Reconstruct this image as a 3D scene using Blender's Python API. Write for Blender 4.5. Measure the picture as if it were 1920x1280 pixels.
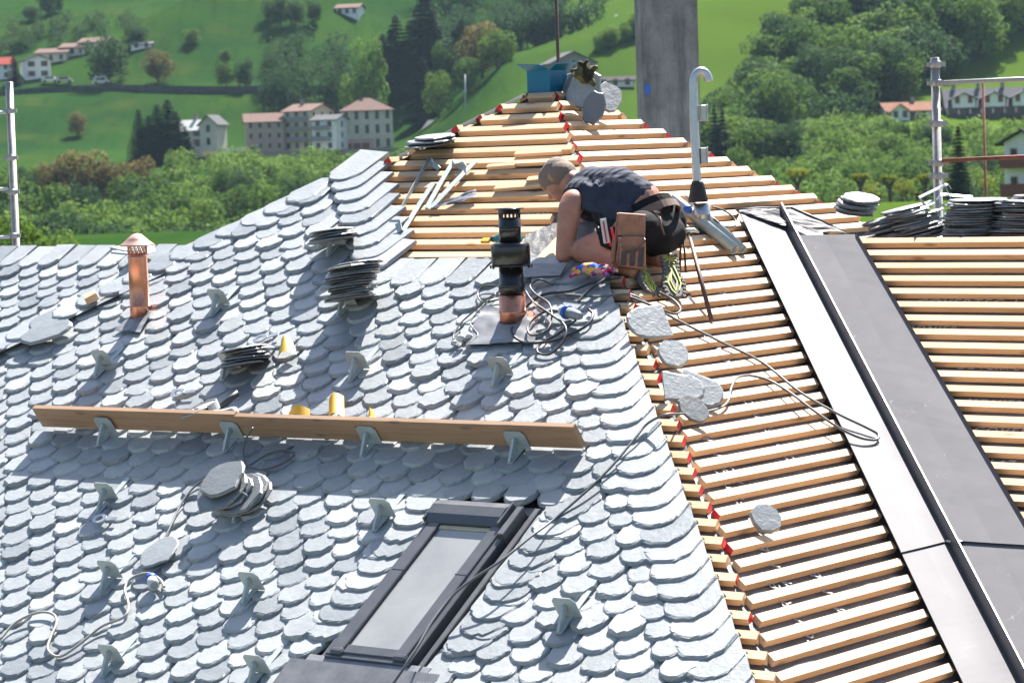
import bpy, bmesh, math, random
import numpy as np
from mathutils import Vector as V, Matrix as M, noise as mnoise

for o in list(bpy.data.objects):
    bpy.data.objects.remove(o)
SC = bpy.context.scene
COL = SC.collection
RND = random.Random(7)

# ------------------------------------------------------------------ camera, sky, sun, exposure
CAMZ = 10.0                                   # the lens is 10 m above the yard
FPX = 5410.4                                  # focal length in pixels of a 1920 px wide picture
PITCH, ROLL = 0.066554, 0.033507
_F = V((0, math.cos(PITCH), -math.sin(PITCH)))
_U0 = V((0, math.sin(PITCH), math.cos(PITCH)))
CR = V((math.cos(ROLL), 0, 0)) - math.sin(ROLL) * _U0
CU = V((math.sin(ROLL), 0, 0)) + math.cos(ROLL) * _U0
CF = _F
EYE = V((0, 0, CAMZ))
cam = bpy.data.cameras.new('camera')
cam.sensor_width = 36.0
cam.lens = FPX / 1920 * 36.0
cam.clip_start, cam.clip_end = 0.5, 12000
cam.dof.use_dof = True
cam.dof.focus_distance = 13.8
cam.dof.aperture_fstop = 8.0
cam_o = bpy.data.objects.new('camera', cam)
COL.objects.link(cam_o)
cam_o.matrix_world = M(((CR.x, CU.x, -CF.x, EYE.x), (CR.y, CU.y, -CF.y, EYE.y), (CR.z, CU.z, -CF.z, EYE.z), (0, 0, 0, 1)))
SC.camera = cam_o

SUN_AZ, SUN_EL = math.radians(21), math.radians(53)     # azimuth to the right of straight ahead
SUN_DIR = V((math.sin(SUN_AZ) * math.cos(SUN_EL), math.cos(SUN_AZ) * math.cos(SUN_EL), math.sin(SUN_EL)))
world = bpy.data.worlds.new('World')
SC.world = world
world.use_nodes = True
_n = world.node_tree.nodes
_sky = _n.new('ShaderNodeTexSky')
_sky.sky_type = 'NISHITA'
_sky.sun_disc = False
_sky.sun_elevation, _sky.sun_rotation = SUN_EL, SUN_AZ
_sky.air_density, _sky.dust_density, _sky.ozone_density = 1.0, 1.6, 1.0
_n['Background'].inputs[1].default_value = 0.055
world.node_tree.links.new(_sky.outputs[0], _n['Background'].inputs[0])
sun = bpy.data.lights.new('sun', 'SUN')
sun.energy, sun.angle, sun.color = 5.0, math.radians(0.53), (1.0, 0.955, 0.89)
sun_o = bpy.data.objects.new('sun', sun)
COL.objects.link(sun_o)
sun_o.rotation_euler = (-SUN_DIR).to_track_quat('-Z', 'Y').to_euler()
sun_o.location = (0, 0, 60)
SC.view_settings.view_transform = 'Standard'
SC.view_settings.look = 'None'
SC.view_settings.exposure = 2.0
SC.view_settings.gamma = 1.0
SC.view_settings.use_curve_mapping = False
SC.render.engine = 'CYCLES'
SC.cycles.use_denoising = True
SC.cycles.max_bounces = 6
SC.cycles.diffuse_bounces = 3
SC.cycles.transparent_max_bounces = 8
SC.cycles.sample_clamp_indirect = 6.0

# ------------------------------------------------------------------ helpers
def lin(r, g, b):
    f = lambda c: (c / 12.92 if c <= 0.04045 else ((c + 0.055) / 1.055) ** 2.4)
    return (f(r / 255), f(g / 255), f(b / 255), 1.0)

def ray(x, y):
    return (CF + ((x - 960) / FPX) * CR - ((y - 640) / FPX) * CU)

def at_depth(x, y, d):                        # the point d metres ahead that the layout sketch puts at x, y
    return EYE + ray(x, y) * d

WMAT = {}
def wm(o):
    return WMAT.get(o.name, M.Identity(4))

def link(o, parent=None, mat=None):
    COL.objects.link(o)
    mat = mat or M.Identity(4)
    if parent is not None:
        o.parent = parent
        o.matrix_basis = wm(parent).inverted() @ mat
    else:
        o.matrix_basis = mat
    WMAT[o.name] = mat
    return o

def empty(name, mat=None, parent=None):
    o = bpy.data.objects.new(name, None)
    o.empty_display_size = 0.1
    return link(o, parent, mat)

def tag(o, label=None, cat=None, group=None, kind=None):
    if label: o['label'] = label
    if cat: o['category'] = cat
    if group: o['group'] = group
    if kind: o['kind'] = kind
    return o

def frame(o, x, y, z):
    x, y, z = V(x), V(y), V(z)
    return M(((x.x, y.x, z.x, o[0]), (x.y, y.y, z.y, o[1]), (x.z, y.z, z.z, o[2]), (0, 0, 0, 1)))

def rotz(a): return M.Rotation(a, 4, 'Z')
def rotx(a): return M.Rotation(a, 4, 'X')
def roty(a): return M.Rotation(a, 4, 'Y')
def tr(x, y=0, z=0): return M.Translation(V((x, y, z)))

def up_frame(p, yaw=0.0):
    return M.Translation(V(p)) @ rotz(yaw)

def look_frame(p, z, x=(1, 0, 0)):
    z = V(z).normalized(); x = V(x); x = (x - z * x.dot(z))
    if x.length < 1e-5:
        x = V((0, 1, 0)) - z * z.y
    x.normalize()
    return frame(p, x, z.cross(x), z)

class MB:
    """collects faces; build() links them as one mesh object"""
    def __init__(s): s.v, s.f, s.m, s.sm = [], [], [], []
    def add(s, vs, fs, m=0, smooth=False):
        b = len(s.v)
        s.v += [tuple(q) for q in vs]
        for f in fs:
            s.f.append(tuple(b + i for i in f)); s.m.append(m); s.sm.append(smooth)
        return s
    def box(s, x0, x1, y0, y1, z0, z1, m=0, mat=None, faces=None):
        vs = [V((x, y, z)) for z in (z0, z1) for y in (y0, y1) for x in (x0, x1)]
        if mat is not None: vs = [mat @ q for q in vs]
        fs = [(0, 2, 3, 1), (4, 5, 7, 6), (0, 1, 5, 4), (2, 6, 7, 3), (0, 4, 6, 2), (1, 3, 7, 5)]
        return s.add(vs, fs, m)
    def cbox(s, x0, x1, y0, y1, z0, z1, c=0.003, m=0, mat=None):
        """box with chamfered edges"""
        bm = bmesh.new()
        bmesh.ops.create_cube(bm, size=1)
        for q in bm.verts:
            q.co = V((x0 + (q.co.x + .5) * (x1 - x0), y0 + (q.co.y + .5) * (y1 - y0), z0 + (q.co.z + .5) * (z1 - z0)))
        bmesh.ops.bevel(bm, geom=list(bm.edges), offset=c, segments=1, affect='EDGES')
        bm.verts.index_update()
        vs = [q.co.copy() for q in bm.verts]
        if mat is not None: vs = [mat @ q for q in vs]
        s.add(vs, [[q.index for q in f.verts] for f in bm.faces], m)
        bm.free(); return s
    def prism(s, poly, z0, z1, m=0, mat=None, top=None):
        """polygon in xy extruded z0..z1; top = other polygon for the upper ring"""
        n = len(poly); top = top or poly
        vs = [V((a, b, z0)) for a, b in poly] + [V((a, b, z1)) for a, b in top]
        if mat is not None: vs = [mat @ q for q in vs]
        fs = [tuple(range(n - 1, -1, -1)), tuple(range(n, 2 * n))]
        fs += [(i, (i + 1) % n, n + (i + 1) % n, n + i) for i in range(n)]
        return s.add(vs, fs, m)
    def lathe(s, prof, n=24, m=0, mat=None, smooth=True, cap=True):
        vs, fs = [], []
        for r, z in prof:
            for i in range(n):
                a = 2 * math.pi * i / n
                vs.append(V((r * math.cos(a), r * math.sin(a), z)))
        for k in range(len(prof) - 1):
            for i in range(n):
                j = (i + 1) % n
                fs.append((k * n + i, k * n + j, (k + 1) * n + j, (k + 1) * n + i))
        if mat is not None: vs = [mat @ q for q in vs]
        s.add(vs, fs, m, smooth)
        if cap:
            b = len(s.v) - len(vs)
            s.f.append(tuple(b + i for i in range(n - 1, -1, -1))); s.m.append(m); s.sm.append(False)
            e = b + (len(prof) - 1) * n
            s.f.append(tuple(e + i for i in range(n))); s.m.append(m); s.sm.append(False)
        return s
    def tube(s, pts, r, n=8, m=0, smooth=True, cap=True):
        pts = [V(q) for q in pts]
        rs = r if isinstance(r, (list, tuple)) else [r] * len(pts)
        vs, fs = [], []
        t = (pts[1] - pts[0]).normalized()
        x = t.orthogonal().normalized()
        for i, q in enumerate(pts):
            a = pts[max(i - 1, 0)]; b = pts[min(i + 1, len(pts) - 1)]
            t = (b - a)
            if t.length < 1e-9: t = V((0, 0, 1))
            t.normalize()
            x = (x - t * x.dot(t))
            if x.length < 1e-6: x = t.orthogonal()
            x.normalize()
            y = t.cross(x)
            for k in range(n):
                w = 2 * math.pi * k / n
                vs.append(q + (x * math.cos(w) + y * math.sin(w)) * rs[i])
        for i in range(len(pts) - 1):
            for k in range(n):
                j = (k + 1) % n
                fs.append((i * n + k, i * n + j, (i + 1) * n + j, (i + 1) * n + k))
        if cap:
            fs.append(tuple(range(n - 1, -1, -1)))
            fs.append(tuple((len(pts) - 1) * n + k for k in range(n)))
        return s.add(vs, fs, m, smooth)
    def ball(s, c, rx, ry=None, rz=None, m=0, seg=12, rings=8, mat=None):
        ry = ry or rx; rz = rz or rx
        vs = [V((0, 0, rz))]
        for i in range(1, rings):
            a = math.pi * i / rings
            for k in range(seg):
                b = 2 * math.pi * k / seg
                vs.append(V((rx * math.sin(a) * math.cos(b), ry * math.sin(a) * math.sin(b), rz * math.cos(a))))
        vs.append(V((0, 0, -rz)))
        fs = [(0, 1 + k, 1 + (k + 1) % seg) for k in range(seg)]
        for i in range(rings - 2):
            for k in range(seg):
                j = (k + 1) % seg
                fs.append((1 + i * seg + k, 1 + (i + 1) * seg + k, 1 + (i + 1) * seg + j, 1 + i * seg + j))
        e = len(vs) - 1; b = 1 + (rings - 2) * seg
        fs += [(b + k, e, b + (k + 1) % seg) for k in range(seg)]
        if mat is not None: vs = [mat @ q for q in vs]
        vs = [q + V(c) for q in vs]
        return s.add(vs, fs, m, True)
    def mesh(s, name, mats):
        me = bpy.data.meshes.new(name)
        me.from_pydata(s.v, [], s.f)
        mats = mats if isinstance(mats, (list, tuple)) else [mats]
        for q in mats: me.materials.append(q)
        if len(mats) > 1: me.polygons.foreach_set('material_index', s.m)
        me.polygons.foreach_set('use_smooth', s.sm)
        me.update()
        return me
    def build(s, name, mats, parent=None, mat=None):
        return link(bpy.data.objects.new(name, s.mesh(name, mats)), parent, mat)

def spline(pts, k=6):
    pts = [V(q) for q in pts]
    if len(pts) < 3: return pts
    out = []
    for i in range(len(pts) - 1):
        a = pts[max(i - 1, 0)]; b = pts[i]; c = pts[i + 1]; d = pts[min(i + 2, len(pts) - 1)]
        for j in range(k):
            t = j / k
            out.append(0.5 * ((2 * b) + (c - a) * t + (2 * a - 5 * b + 4 * c - d) * t * t + (3 * b - a - 3 * c + d) * t ** 3))
    out.append(pts[-1])
    return out

# ------------------------------------------------------------------ materials
class NT:
    def __init__(s, name):
        s.mat = bpy.data.materials.new(name); s.mat.use_nodes = True
        s.t = s.mat.node_tree; s.n = s.t.nodes; s.b = s.n['Principled BSDF']
    def new(s, t, **kw):
        q = s.n.new('ShaderNode' + t)
        for k, v in kw.items():
            if hasattr(q, k) and not isinstance(getattr(q, k), bpy.types.bpy_prop_collection): setattr(q, k, v)
        return q
    def ln(s, a, b): s.t.links.new(a, b)
    def coord(s, kind='Object', scale=(1, 1, 1), rot=(0, 0, 0)):
        c = s.new('TexCoord'); m = s.new('Mapping')
        m.inputs['Scale'].default_value = scale; m.inputs['Rotation'].default_value = rot
        s.ln(c.outputs[kind], m.inputs[0]); return m.outputs[0]
    def noise(s, co, scale, detail=4, rough=0.6, dist=0.0):
        q = s.new('TexNoise'); q.inputs['Scale'].default_value = scale; q.inputs['Detail'].default_value = detail
        q.inputs['Roughness'].default_value = rough; q.inputs['Distortion'].default_value = dist
        if co is not None: s.ln(co, q.inputs['Vector'])
        return q.outputs['Fac']
    def ramp(s, fac, stops):
        q = s.new('ValToRGB'); el = q.color_ramp.elements
        while len(el) < len(stops): el.new(0.5)
        for e, (p, c) in zip(el, stops):
            e.position = p; e.color = c if len(c) == 4 else (*c, 1)
        s.ln(fac, q.inputs[0]); return q.outputs[0]
    def mix(s, fac, a, b, mode='MIX'):
        q = s.new('Mix'); q.data_type = 'RGBA'; q.blend_type = mode
        for sock, val in ((q.inputs[0], fac), (q.inputs[6], a), (q.inputs[7], b)):
            if isinstance(val, (int, float)): sock.default_value = val
            elif isinstance(val, (tuple, list)): sock.default_value = val if len(val) == 4 else (*val, 1)
            else: s.ln(val, sock)
        return q.outputs[2]
    def math(s, op, a, b=0.0, c=0.0):
        q = s.new('Math'); q.operation = op
        for i, val in enumerate((a, b, c)):
            if isinstance(val, (int, float)): q.inputs[i].default_value = val
            else: s.ln(val, q.inputs[i])
        return q.outputs[0]
    def rand(s):
        return s.new('ObjectInfo').outputs['Random']
    def island(s):
        g = s.new('NewGeometry')
        return g.outputs['Random Per Island']
    def bump(s, h, strength=0.3, dist=0.01, normal=None):
        q = s.new('Bump'); q.inputs['Strength'].default_value = strength; q.inputs['Distance'].default_value = dist
        s.ln(h, q.inputs['Height'])
        if normal is not None: s.ln(normal, q.inputs['Normal'])
        s.ln(q.outputs[0], s.b.inputs['Normal']); return q.outputs[0]
    def set(s, color=None, rough=None, metal=None, spec=None, **kw):
        for key, val in (('Base Color', color), ('Roughness', rough), ('Metallic', metal), ('Specular IOR Level', spec)):
            if val is None: continue
            if isinstance(val, (int, float)): s.b.inputs[key].default_value = val
            elif isinstance(val, (tuple, list)): s.b.inputs[key].default_value = val if len(val) == 4 else (*val, 1)
            else: s.ln(val, s.b.inputs[key])
        for k, v in kw.items():
            s.b.inputs[k.replace('_', ' ')].default_value = v
        return s.mat

def simple(name, color, rough=0.6, metal=0.0, var=0.15, scale=8.0, bump=0.0, spec=0.5, coord='Object', rand=0.0):
    t = NT(name)
    co = t.coord(coord)
    n = t.noise(co, scale, 5)
    c = V(color[:3])
    col = t.ramp(n, [(0.25, tuple(c * (1 - var)) + (1,)), (0.75, tuple(c * (1 + var)) + (1,))])
    if rand:
        r = t.math('MULTIPLY_ADD', t.rand(), 2 * rand, 1 - rand)
        k = t.new('CombineColor')
        for i in range(3): t.ln(r, k.inputs[i])
        col = t.mix(1.0, col, k.outputs[0], 'MULTIPLY')
    rr = t.math('MULTIPLY_ADD', n, 0.25, rough - 0.125)
    t.set(col, rr, metal, spec)
    if bump: t.bump(t.noise(co, scale * 4, 6, 0.7), bump, 0.01)
    return t.mat

def slate_material(name, base=(0.252, 0.270, 0.278)):
    t = NT(name)
    co = t.coord('Object')
    r = t.math('FRACT', t.math('ADD', t.rand(), t.math('MULTIPLY', t.island(), 0.87)))
    off = t.new('CombineXYZ')
    t.ln(t.math('MULTIPLY', r, 37.0), off.inputs[0]); t.ln(t.math('MULTIPLY', r, 11.0), off.inputs[2])
    va = t.new('VectorMath'); va.operation = 'ADD'
    t.ln(co, va.inputs[0]); t.ln(off.outputs[0], va.inputs[1])
    p = va.outputs[0]
    n1 = t.noise(p, 9, 6, 0.65)
    n2 = t.noise(p, 60, 5, 0.7)
    b = V(base)
    c1 = t.ramp(n1, [(0.28, tuple(b * 0.82)), (0.55, tuple(b)), (0.8, (b.x * 1.16, b.y * 1.13, b.z * 1.1))])
    k = t.ramp(r, [(0.0, (0.62, 0.65, 0.68)), (0.25, (0.88, 0.89, 0.90)), (0.6, (1.0, 1.0, 1.0)), (0.85, (1.14, 1.14, 1.12)), (1.0, (1.30, 1.26, 1.18))])
    c = t.mix(1.0, c1, k, 'MULTIPLY')
    dust = t.ramp(n2, [(0.62, (0, 0, 0)), (0.78, (1, 1, 1))])
    c = t.mix(t.math('MULTIPLY', dust, 0.2), c, (0.3, 0.31, 0.31))
    t.set(c, t.math('MULTIPLY_ADD', n2, 0.25, 0.28), 0.0, 0.9)
    st = t.new('Mapping'); st.inputs['Scale'].default_value = (1, 1, 14); t.ln(p, st.inputs[0])
    h = t.math('ADD', t.math('MULTIPLY', t.noise(st.outputs[0], 26, 6, 0.68), 0.7), t.math('MULTIPLY', n1, 0.5))
    t.bump(h, 0.62, 0.007)
    return t.mat

def wood_material(name, light=(0.62, 0.42, 0.22), dark=(0.45, 0.26, 0.11), rand=0.17, knots=True, grey=0.0):
    t = NT(name)
    co = t.coord('Object')
    r = t.rand()
    off = t.new('CombineXYZ')
    t.ln(t.math('MULTIPLY', r, 53.0), off.inputs[0]); t.ln(t.math('MULTIPLY', r, 7.0), off.inputs[1])
    va = t.new('VectorMath'); va.operation = 'ADD'
    t.ln(co, va.inputs[0]); t.ln(off.outputs[0], va.inputs[1])
    m = t.new('Mapping'); m.inputs['Scale'].default_value = (1.2, 26, 26); t.ln(va.outputs[0], m.inputs[0])
    g = t.noise(m.outputs[0], 2.2, 5, 0.6, 0.8)
    m2 = t.new('Mapping'); m2.inputs['Scale'].default_value = (2.6, 9, 9); t.ln(va.outputs[0], m2.inputs[0])
    big = t.noise(m2.outputs[0], 1.3, 3)
    c = t.ramp(g, [(0.3, dark), (0.52, tuple(V(light) * 0.93)), (0.75, light)])
    c = t.mix(t.math('MULTIPLY', big, 0.5), c, tuple(V(light) * 1.1))
    if knots:
        vo = t.new('TexVoronoi'); vo.inputs['Scale'].default_value = 1.0
        m3 = t.new('Mapping'); m3.inputs['Scale'].default_value = (3.2, 12, 12); t.ln(va.outputs[0], m3.inputs[0])
        t.ln(m3.outputs[0], vo.inputs['Vector'])
        kn = t.ramp(vo.outputs['Distance'], [(0.05, (1, 1, 1)), (0.17, (0, 0, 0))])
        c = t.mix(t.math('MULTIPLY', kn, 0.75), c, tuple(V(dark) * 0.45))
    k = t.math('MULTIPLY_ADD', r, 2 * rand, 1 - rand)
    kk = t.new('CombineColor')
    t.ln(k, kk.inputs[0]); t.ln(k, kk.inputs[1]); t.ln(t.math('MULTIPLY', k, 0.98), kk.inputs[2])
    c = t.mix(1.0, c, kk.outputs[0], 'MULTIPLY')
    if grey: c = t.mix(t.math('MULTIPLY', t.noise(co, 5, 5), grey), c, (0.3, 0.28, 0.26))
    t.set(c, 0.62, 0, 0.3)
    t.bump(g, 0.12, 0.004)
    return t.mat

def metal_material(name, color, rough=0.38, metal=0.9, var=0.2, scale=14, streak=False):
    t = NT(name)
    co = t.coord('Object', (1, 1, 0.2) if streak else (1, 1, 1))
    n = t.noise(co, scale, 6, 0.65)
    c = V(color)
    col = t.ramp(n, [(0.25, tuple(c * (1 - var))), (0.7, tuple(c * (1 + var)))])
    t.set(col, t.math('MULTIPLY_ADD', n, 0.3, rough - 0.15), metal, 0.5)
    t.bump(n, 0.06, 0.01)
    return t.mat

MT = {}
MT['slate'] = slate_material('slate')
MT['slate_dark'] = slate_material('slate_riven', (0.14, 0.15, 0.156))
MT['batten'] = wood_material('batten_wood', (0.61, 0.415, 0.258), (0.47, 0.27, 0.135))
MT['red'] = simple('red_end_paint', (0.55, 0.012, 0.02), 0.5, var=0.2)
MT['plank'] = wood_material('weathered_plank', (0.34, 0.20, 0.11), (0.20, 0.105, 0.052), 0.05, True, 0.25)
MT['ply'] = wood_material('plywood', (0.62, 0.5, 0.33), (0.52, 0.38, 0.22), 0.03, False)
MT['galv'] = metal_material('galvanised_steel', (0.36, 0.41, 0.415), 0.55, 0.35, 0.14, 30)
MT['galv_bright'] = metal_material('bright_galvanised_steel', (0.45, 0.47, 0.48), 0.36, 0.9, 0.15, 24)
MT['copper'] = metal_material('copper', (0.62, 0.27, 0.17), 0.3, 1.0, 0.2, 9)
MT['copper_matt'] = metal_material('copper_cap_metal', (0.55, 0.33, 0.26), 0.5, 0.5, 0.1, 9)
MT['black'] = simple('black_enamel', (0.012, 0.012, 0.013), 0.22, 0.0, 0.2, 6, spec=0.6)
MT['rubber'] = simple('black_rubber', (0.018, 0.018, 0.018), 0.62, bump=0.1)
MT['anth'] = metal_material('anthracite_sheet', (0.10, 0.105, 0.115), 0.45, 0.35, 0.1, 7)
MT['lead'] = metal_material('lead_flashing', (0.2, 0.205, 0.22), 0.5, 0.3, 0.25, 10)
MT['zinc'] = None
MT['blue'] = simple('blue_sheet', (0.0, 0.125, 0.235), 0.45, var=0.06)
def concrete_material():
    t = NT('weathered_concrete')
    co = t.coord('Object'); st = t.coord('Object', (3.2, 3.2, 0.35))
    n = t.noise(co, 2.4, 7, 0.7); s_ = t.noise(st, 2.2, 5, 0.65); f = t.noise(co, 26, 6, 0.75)
    c = t.ramp(n, [(0.3, (0.10, 0.105, 0.105)), (0.5, (0.19, 0.195, 0.195)), (0.72, (0.27, 0.27, 0.265))])
    c = t.mix(t.ramp(s_, [(0.48, (0, 0, 0)), (0.66, (0.75, 0.75, 0.75))]), c, (0.075, 0.085, 0.08))
    c = t.mix(t.ramp(f, [(0.58, (0, 0, 0)), (0.72, (0.6, 0.6, 0.6))]), c, (0.09, 0.09, 0.09))
    t.set(c, 0.9, 0, 0.2); t.bump(f, 0.5, 0.02)
    return t.mat
MT['concrete'] = concrete_material()
MT['rust'] = simple('rusty_steel', (0.20, 0.075, 0.045), 0.75, 0.2, 0.4, 20, 0.2)
MT['brown_steel'] = simple('brown_steel', (0.10, 0.065, 0.05), 0.6, 0.3, 0.3, 20)
MT['yellow'] = simple('yellow_plastic', (0.6, 0.36, 0.02), 0.45, var=0.05)
MT['cable_black'] = simple('black_cable', (0.03, 0.033, 0.037), 0.45)
MT['cable_grey'] = simple('grey_cable', (0.10, 0.105, 0.11), 0.5)
MT['cable_pale'] = simple('pale_cable', (0.3, 0.29, 0.26), 0.55)
MT['white_plastic'] = simple('white_plastic', (0.5, 0.5, 0.49), 0.45)
MT['blue_plastic'] = simple('blue_plastic', (0.01, 0.10, 0.45), 0.4)
MT['grey_plastic'] = simple('grey_plastic', (0.22, 0.25, 0.27), 0.45)
MT['print'] = simple('pale_print', (0.34, 0.345, 0.35), 0.7)
MT['dark_plastic'] = simple('dark_plastic', (0.03, 0.032, 0.035), 0.5)
MT['teal_plastic'] = simple('teal_plastic', (0.0, 0.16, 0.18), 0.4)

def valley_sheet_material():
    t = NT('grey_coated_sheet')
    co = t.coord('Object')
    n = t.noise(co, 3, 4)
    col = t.ramp(n, [(0.3, (0.085, 0.084, 0.095)), (0.7, (0.098, 0.097, 0.108))])
    m = t.new('Mapping'); m.inputs['Scale'].default_value = (1, 1, 1); m.inputs['Rotation'].default_value = (0, 0, 0.6)
    t.ln(co, m.inputs[0])
    w = t.new('TexVoronoi'); w.feature = 'DISTANCE_TO_EDGE'; w.inputs['Scale'].default_value = 5
    dn = t.new('TexNoise'); dn.inputs['Scale'].default_value = 5; t.ln(m.outputs[0], dn.inputs['Vector'])
    vm = t.new('VectorMath'); vm.operation = 'MULTIPLY_ADD'; vm.inputs[1].default_value = (0.5, 0.5, 0.5)
    t.ln(dn.outputs['Color'], vm.inputs[0]); t.ln(m.outputs[0], vm.inputs[2])
    t.ln(vm.outputs[0], w.inputs['Vector'])
    line = t.ramp(w.outputs['Distance'], [(0.0, (1, 1, 1)), (0.006, (0, 0, 0))])
    mask = t.ramp(t.noise(co, 4.5, 4, 0.7), [(0.58, (0, 0, 0)), (0.66, (1, 1, 1))])
    col = t.mix(t.math('MULTIPLY', t.math('MULTIPLY', line, mask), 0.55), col, (0.5, 0.5, 0.52))
    t.set(col, t.math('MULTIPLY_ADD', t.noise(co, 12, 5), 0.16, 0.48), 0.05, 0.4)
    t.bump(t.noise(co, 1.6, 2), 0.12, 0.05)
    return t.mat
MT['sheet'] = valley_sheet_material()

def underlay_material():
    t = NT('roof_underlay')
    co = t.coord('Object')
    n = t.noise(co, 5, 5)
    f = t.noise(co, 260, 2)
    col = t.ramp(n, [(0.3, (0.085, 0.086, 0.09)), (0.7, (0.125, 0.126, 0.13))])
    t.set(col, 0.55, 0, 0.45)
    t.bump(t.math('ADD', t.math('MULTIPLY', f, 0.2), t.noise(co, 16, 5, 0.7, 0.6)), 0.5, 0.02)
    return t.mat
MT['underlay'] = underlay_material()
# ------------------------------------------------------------------ roof planes (u to the right along the courses, v down the slope, h off the batten tops)
class Face:
    def __init__(s, O, u, n):
        s.O, s.u, s.n = V(O), V(u).normalized(), V(n).normalized()
        s.u = (s.u - s.n * s.u.dot(s.n)).normalized()
        s.up = s.n.cross(s.u)
    def P(s, u, v, h=0.0): return s.O + s.u * u - s.up * v + s.n * h
    def at(s, x, y, h=0.0):
        r = ray(x, y)
        t = ((s.O + s.n * h) - EYE).dot(s.n) / r.dot(s.n)
        q = EYE + r * t - s.O
        return q.dot(s.u), -q.dot(s.up)
    def pt(s, x, y, h=0.0):
        u, v = s.at(x, y, h); return s.P(u, v, h)
    def mat(s, u, v, h=0.0, ang=0.0, tilt=0.0):
        return frame(s.P(u, v, h), s.u, s.up, s.n) @ rotz(ang) @ rotx(tilt)

def pix(p):
    d = V(p) - EYE; z = d.dot(CF)
    return 960 + FPX * d.dot(CR) / z, 640 - FPX * d.dot(CU) / z, z

APEX = V((0.25828, 16.56147, 10.37298))
D1 = V((-0.783064, 0.621942, 0)); D2 = V((0.623418, 0.781889, 0))
F1 = Face(APEX, -D1, (-0.349882, -0.440523, 0.826754))       # slated front slope
F2 = Face(APEX, D2, (0.424101, -0.338145, 0.840117))         # battened side slope
F3 = Face((2.127847, 15.429965, 9.446392), -D1, (-0.351865, -0.443020, 0.824575))   # main roof behind
F4 = Face(APEX, -D2, (-0.4241 * 0.95, 0.3381 * 0.95, 0.84))  # far left slope
F5 = Face(APEX, D1, (0.35, 0.44, 0.8268))                    # far back slope
HIP_L = lambda v: -0.955 * v + 0.01
HIP_R = lambda v: 0.868 * v
HIP_R2 = lambda v: -0.797 * v
HIP_B2 = lambda v: 0.83 * v
GUT_L = lambda v: 0.1418 - 0.7987 * (v - 1.391)             # left rim of the valley sheet on F2
VAL2 = lambda v: 0.4495 - 0.783 * (v - 1.5247)
GUT_R = lambda v: -0.3318 + 0.895 * (v + 0.0325)            # right rim on F3
VAL3 = lambda v: -0.72 + 0.877 * v
S1, S2, S3 = 0.10739, 0.10633, 0.11025
BW, BH = 0.050, 0.032                                        # batten section
VMAX = 5.35
EAVE_Z = F1.P(0, VMAX).z

house = empty('house', up_frame((0.2, 14.0, 0.0)))
tag(house, 'house with hipped roof half covered in round-tailed grey slates, bare battens on the rest', 'house')

# --- sheathing with underlay, one per slope
def slope_sheet(name, face, v0, v1, uL, uR, nv, nu, amp, h=-BH - 0.004, seed=0.0, sag=True):
    mb = MB(); vs = []; fs = []
    for i in range(nv + 1):
        v = v0 + (v1 - v0) * i / nv
        a, b = uL(v), uR(v)
        for k in range(nu + 1):
            u = a + (b - a) * k / nu
            w = mnoise.noise(V((u * 4.2 + seed, v * 9.0, seed))) * amp + mnoise.noise(V((u * 13 + seed, v * 22, 3.1))) * amp * 0.45
            vs.append(V((u, -v, h + w)))
    for i in range(nv):
        for k in range(nu):
            q = i * (nu + 1) + k
            fs.append((q, q + nu + 1, q + nu + 2, q + 1))
    mb.add(vs, fs, 0, True)
    return mb.build(name, MT['underlay'], house, frame(face.O, face.u, face.up, face.n))

slope_front = slope_sheet('roof_slope', F1, 0.02, VMAX, HIP_L, HIP_R, 150, 60, 0.005, seed=1.3)
slope_side = slope_sheet('roof_slope', F2, 0.02, VMAX, HIP_R2, lambda v: HIP_B2(v) if v < 1.66 else max(VAL2(v), HIP_B2(1.66) - (v - 1.66) * 9), 220, 70, 0.008, seed=5.7)
slope_main = slope_sheet('roof_slope', F3, 0.0, 4.2, VAL3, lambda v: 5.0, 150, 70, 0.006, seed=9.1)
slope_left = slope_sheet('roof_slope', F3, 0.0, 4.2, lambda v: -10.0, lambda v: -4.6 - 0.75 * v, 40, 30, 0.003, seed=2.2)
slope_far = slope_sheet('roof_slope', F4, 0.02, 4.6, lambda v: -0.83 * v, lambda v: 0.84 * v, 20, 10, 0.003, seed=3.2)
slope_back = slope_sheet('roof_slope', F5, 0.02, 4.6, lambda v: -0.85 * v, lambda v: 0.85 * v, 20, 10, 0.003, seed=4.2)
F3B = Face(F3.O + F3.up * 0.02, D1, (0.351865, 0.443020, 0.824575))
slope_rear = slope_sheet('roof_slope', F3B, 0.0, 4.0, lambda v: -5.0, lambda v: 10.0, 8, 10, 0.002, seed=6.2)
tag(slope_front, 'front roof slope with rounded slates below bare battens')
tag(slope_side, 'side roof slope of bare battens over dark underlay')

# --- walls and soffit under the eaves (below the picture)
def wall(p, q, z0, z1, t=0.35):
    p, q = V((p[0], p[1], 0)), V((q[0], q[1], 0)); d = (q - p); L = d.length; d.normalize()
    mb = MB(); mb.box(0, L, 0, t, z0, z1)
    return mb.build('wall', MT['plaster'], house, frame((p.x, p.y, 0), d, V((0, 0, 1)).cross(d), (0, 0, 1)))
MT['plaster'] = simple('plaster', (0.5, 0.47, 0.41), 0.85, var=0.1, scale=3, bump=0.15)
def eave(face, u, v=VMAX - 0.5): q = face.P(u, v); return (q.x, q.y)
wz = EAVE_Z + 0.1
wall(eave(F1, HIP_L(4.85)), eave(F1, HIP_R(4.85)), 0, wz)
wall(eave(F2, HIP_R2(4.85)), eave(F2, VAL2(4.85)), 0, wz)
wall(eave(F3, VAL3(3.7), 3.7), eave(F3, 4.8, 3.7), 0, wz - 0.3)
wall(eave(F3, -9.6, 3.7), eave(F3, -7.2, 3.7), 0, wz - 0.3)

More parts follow.
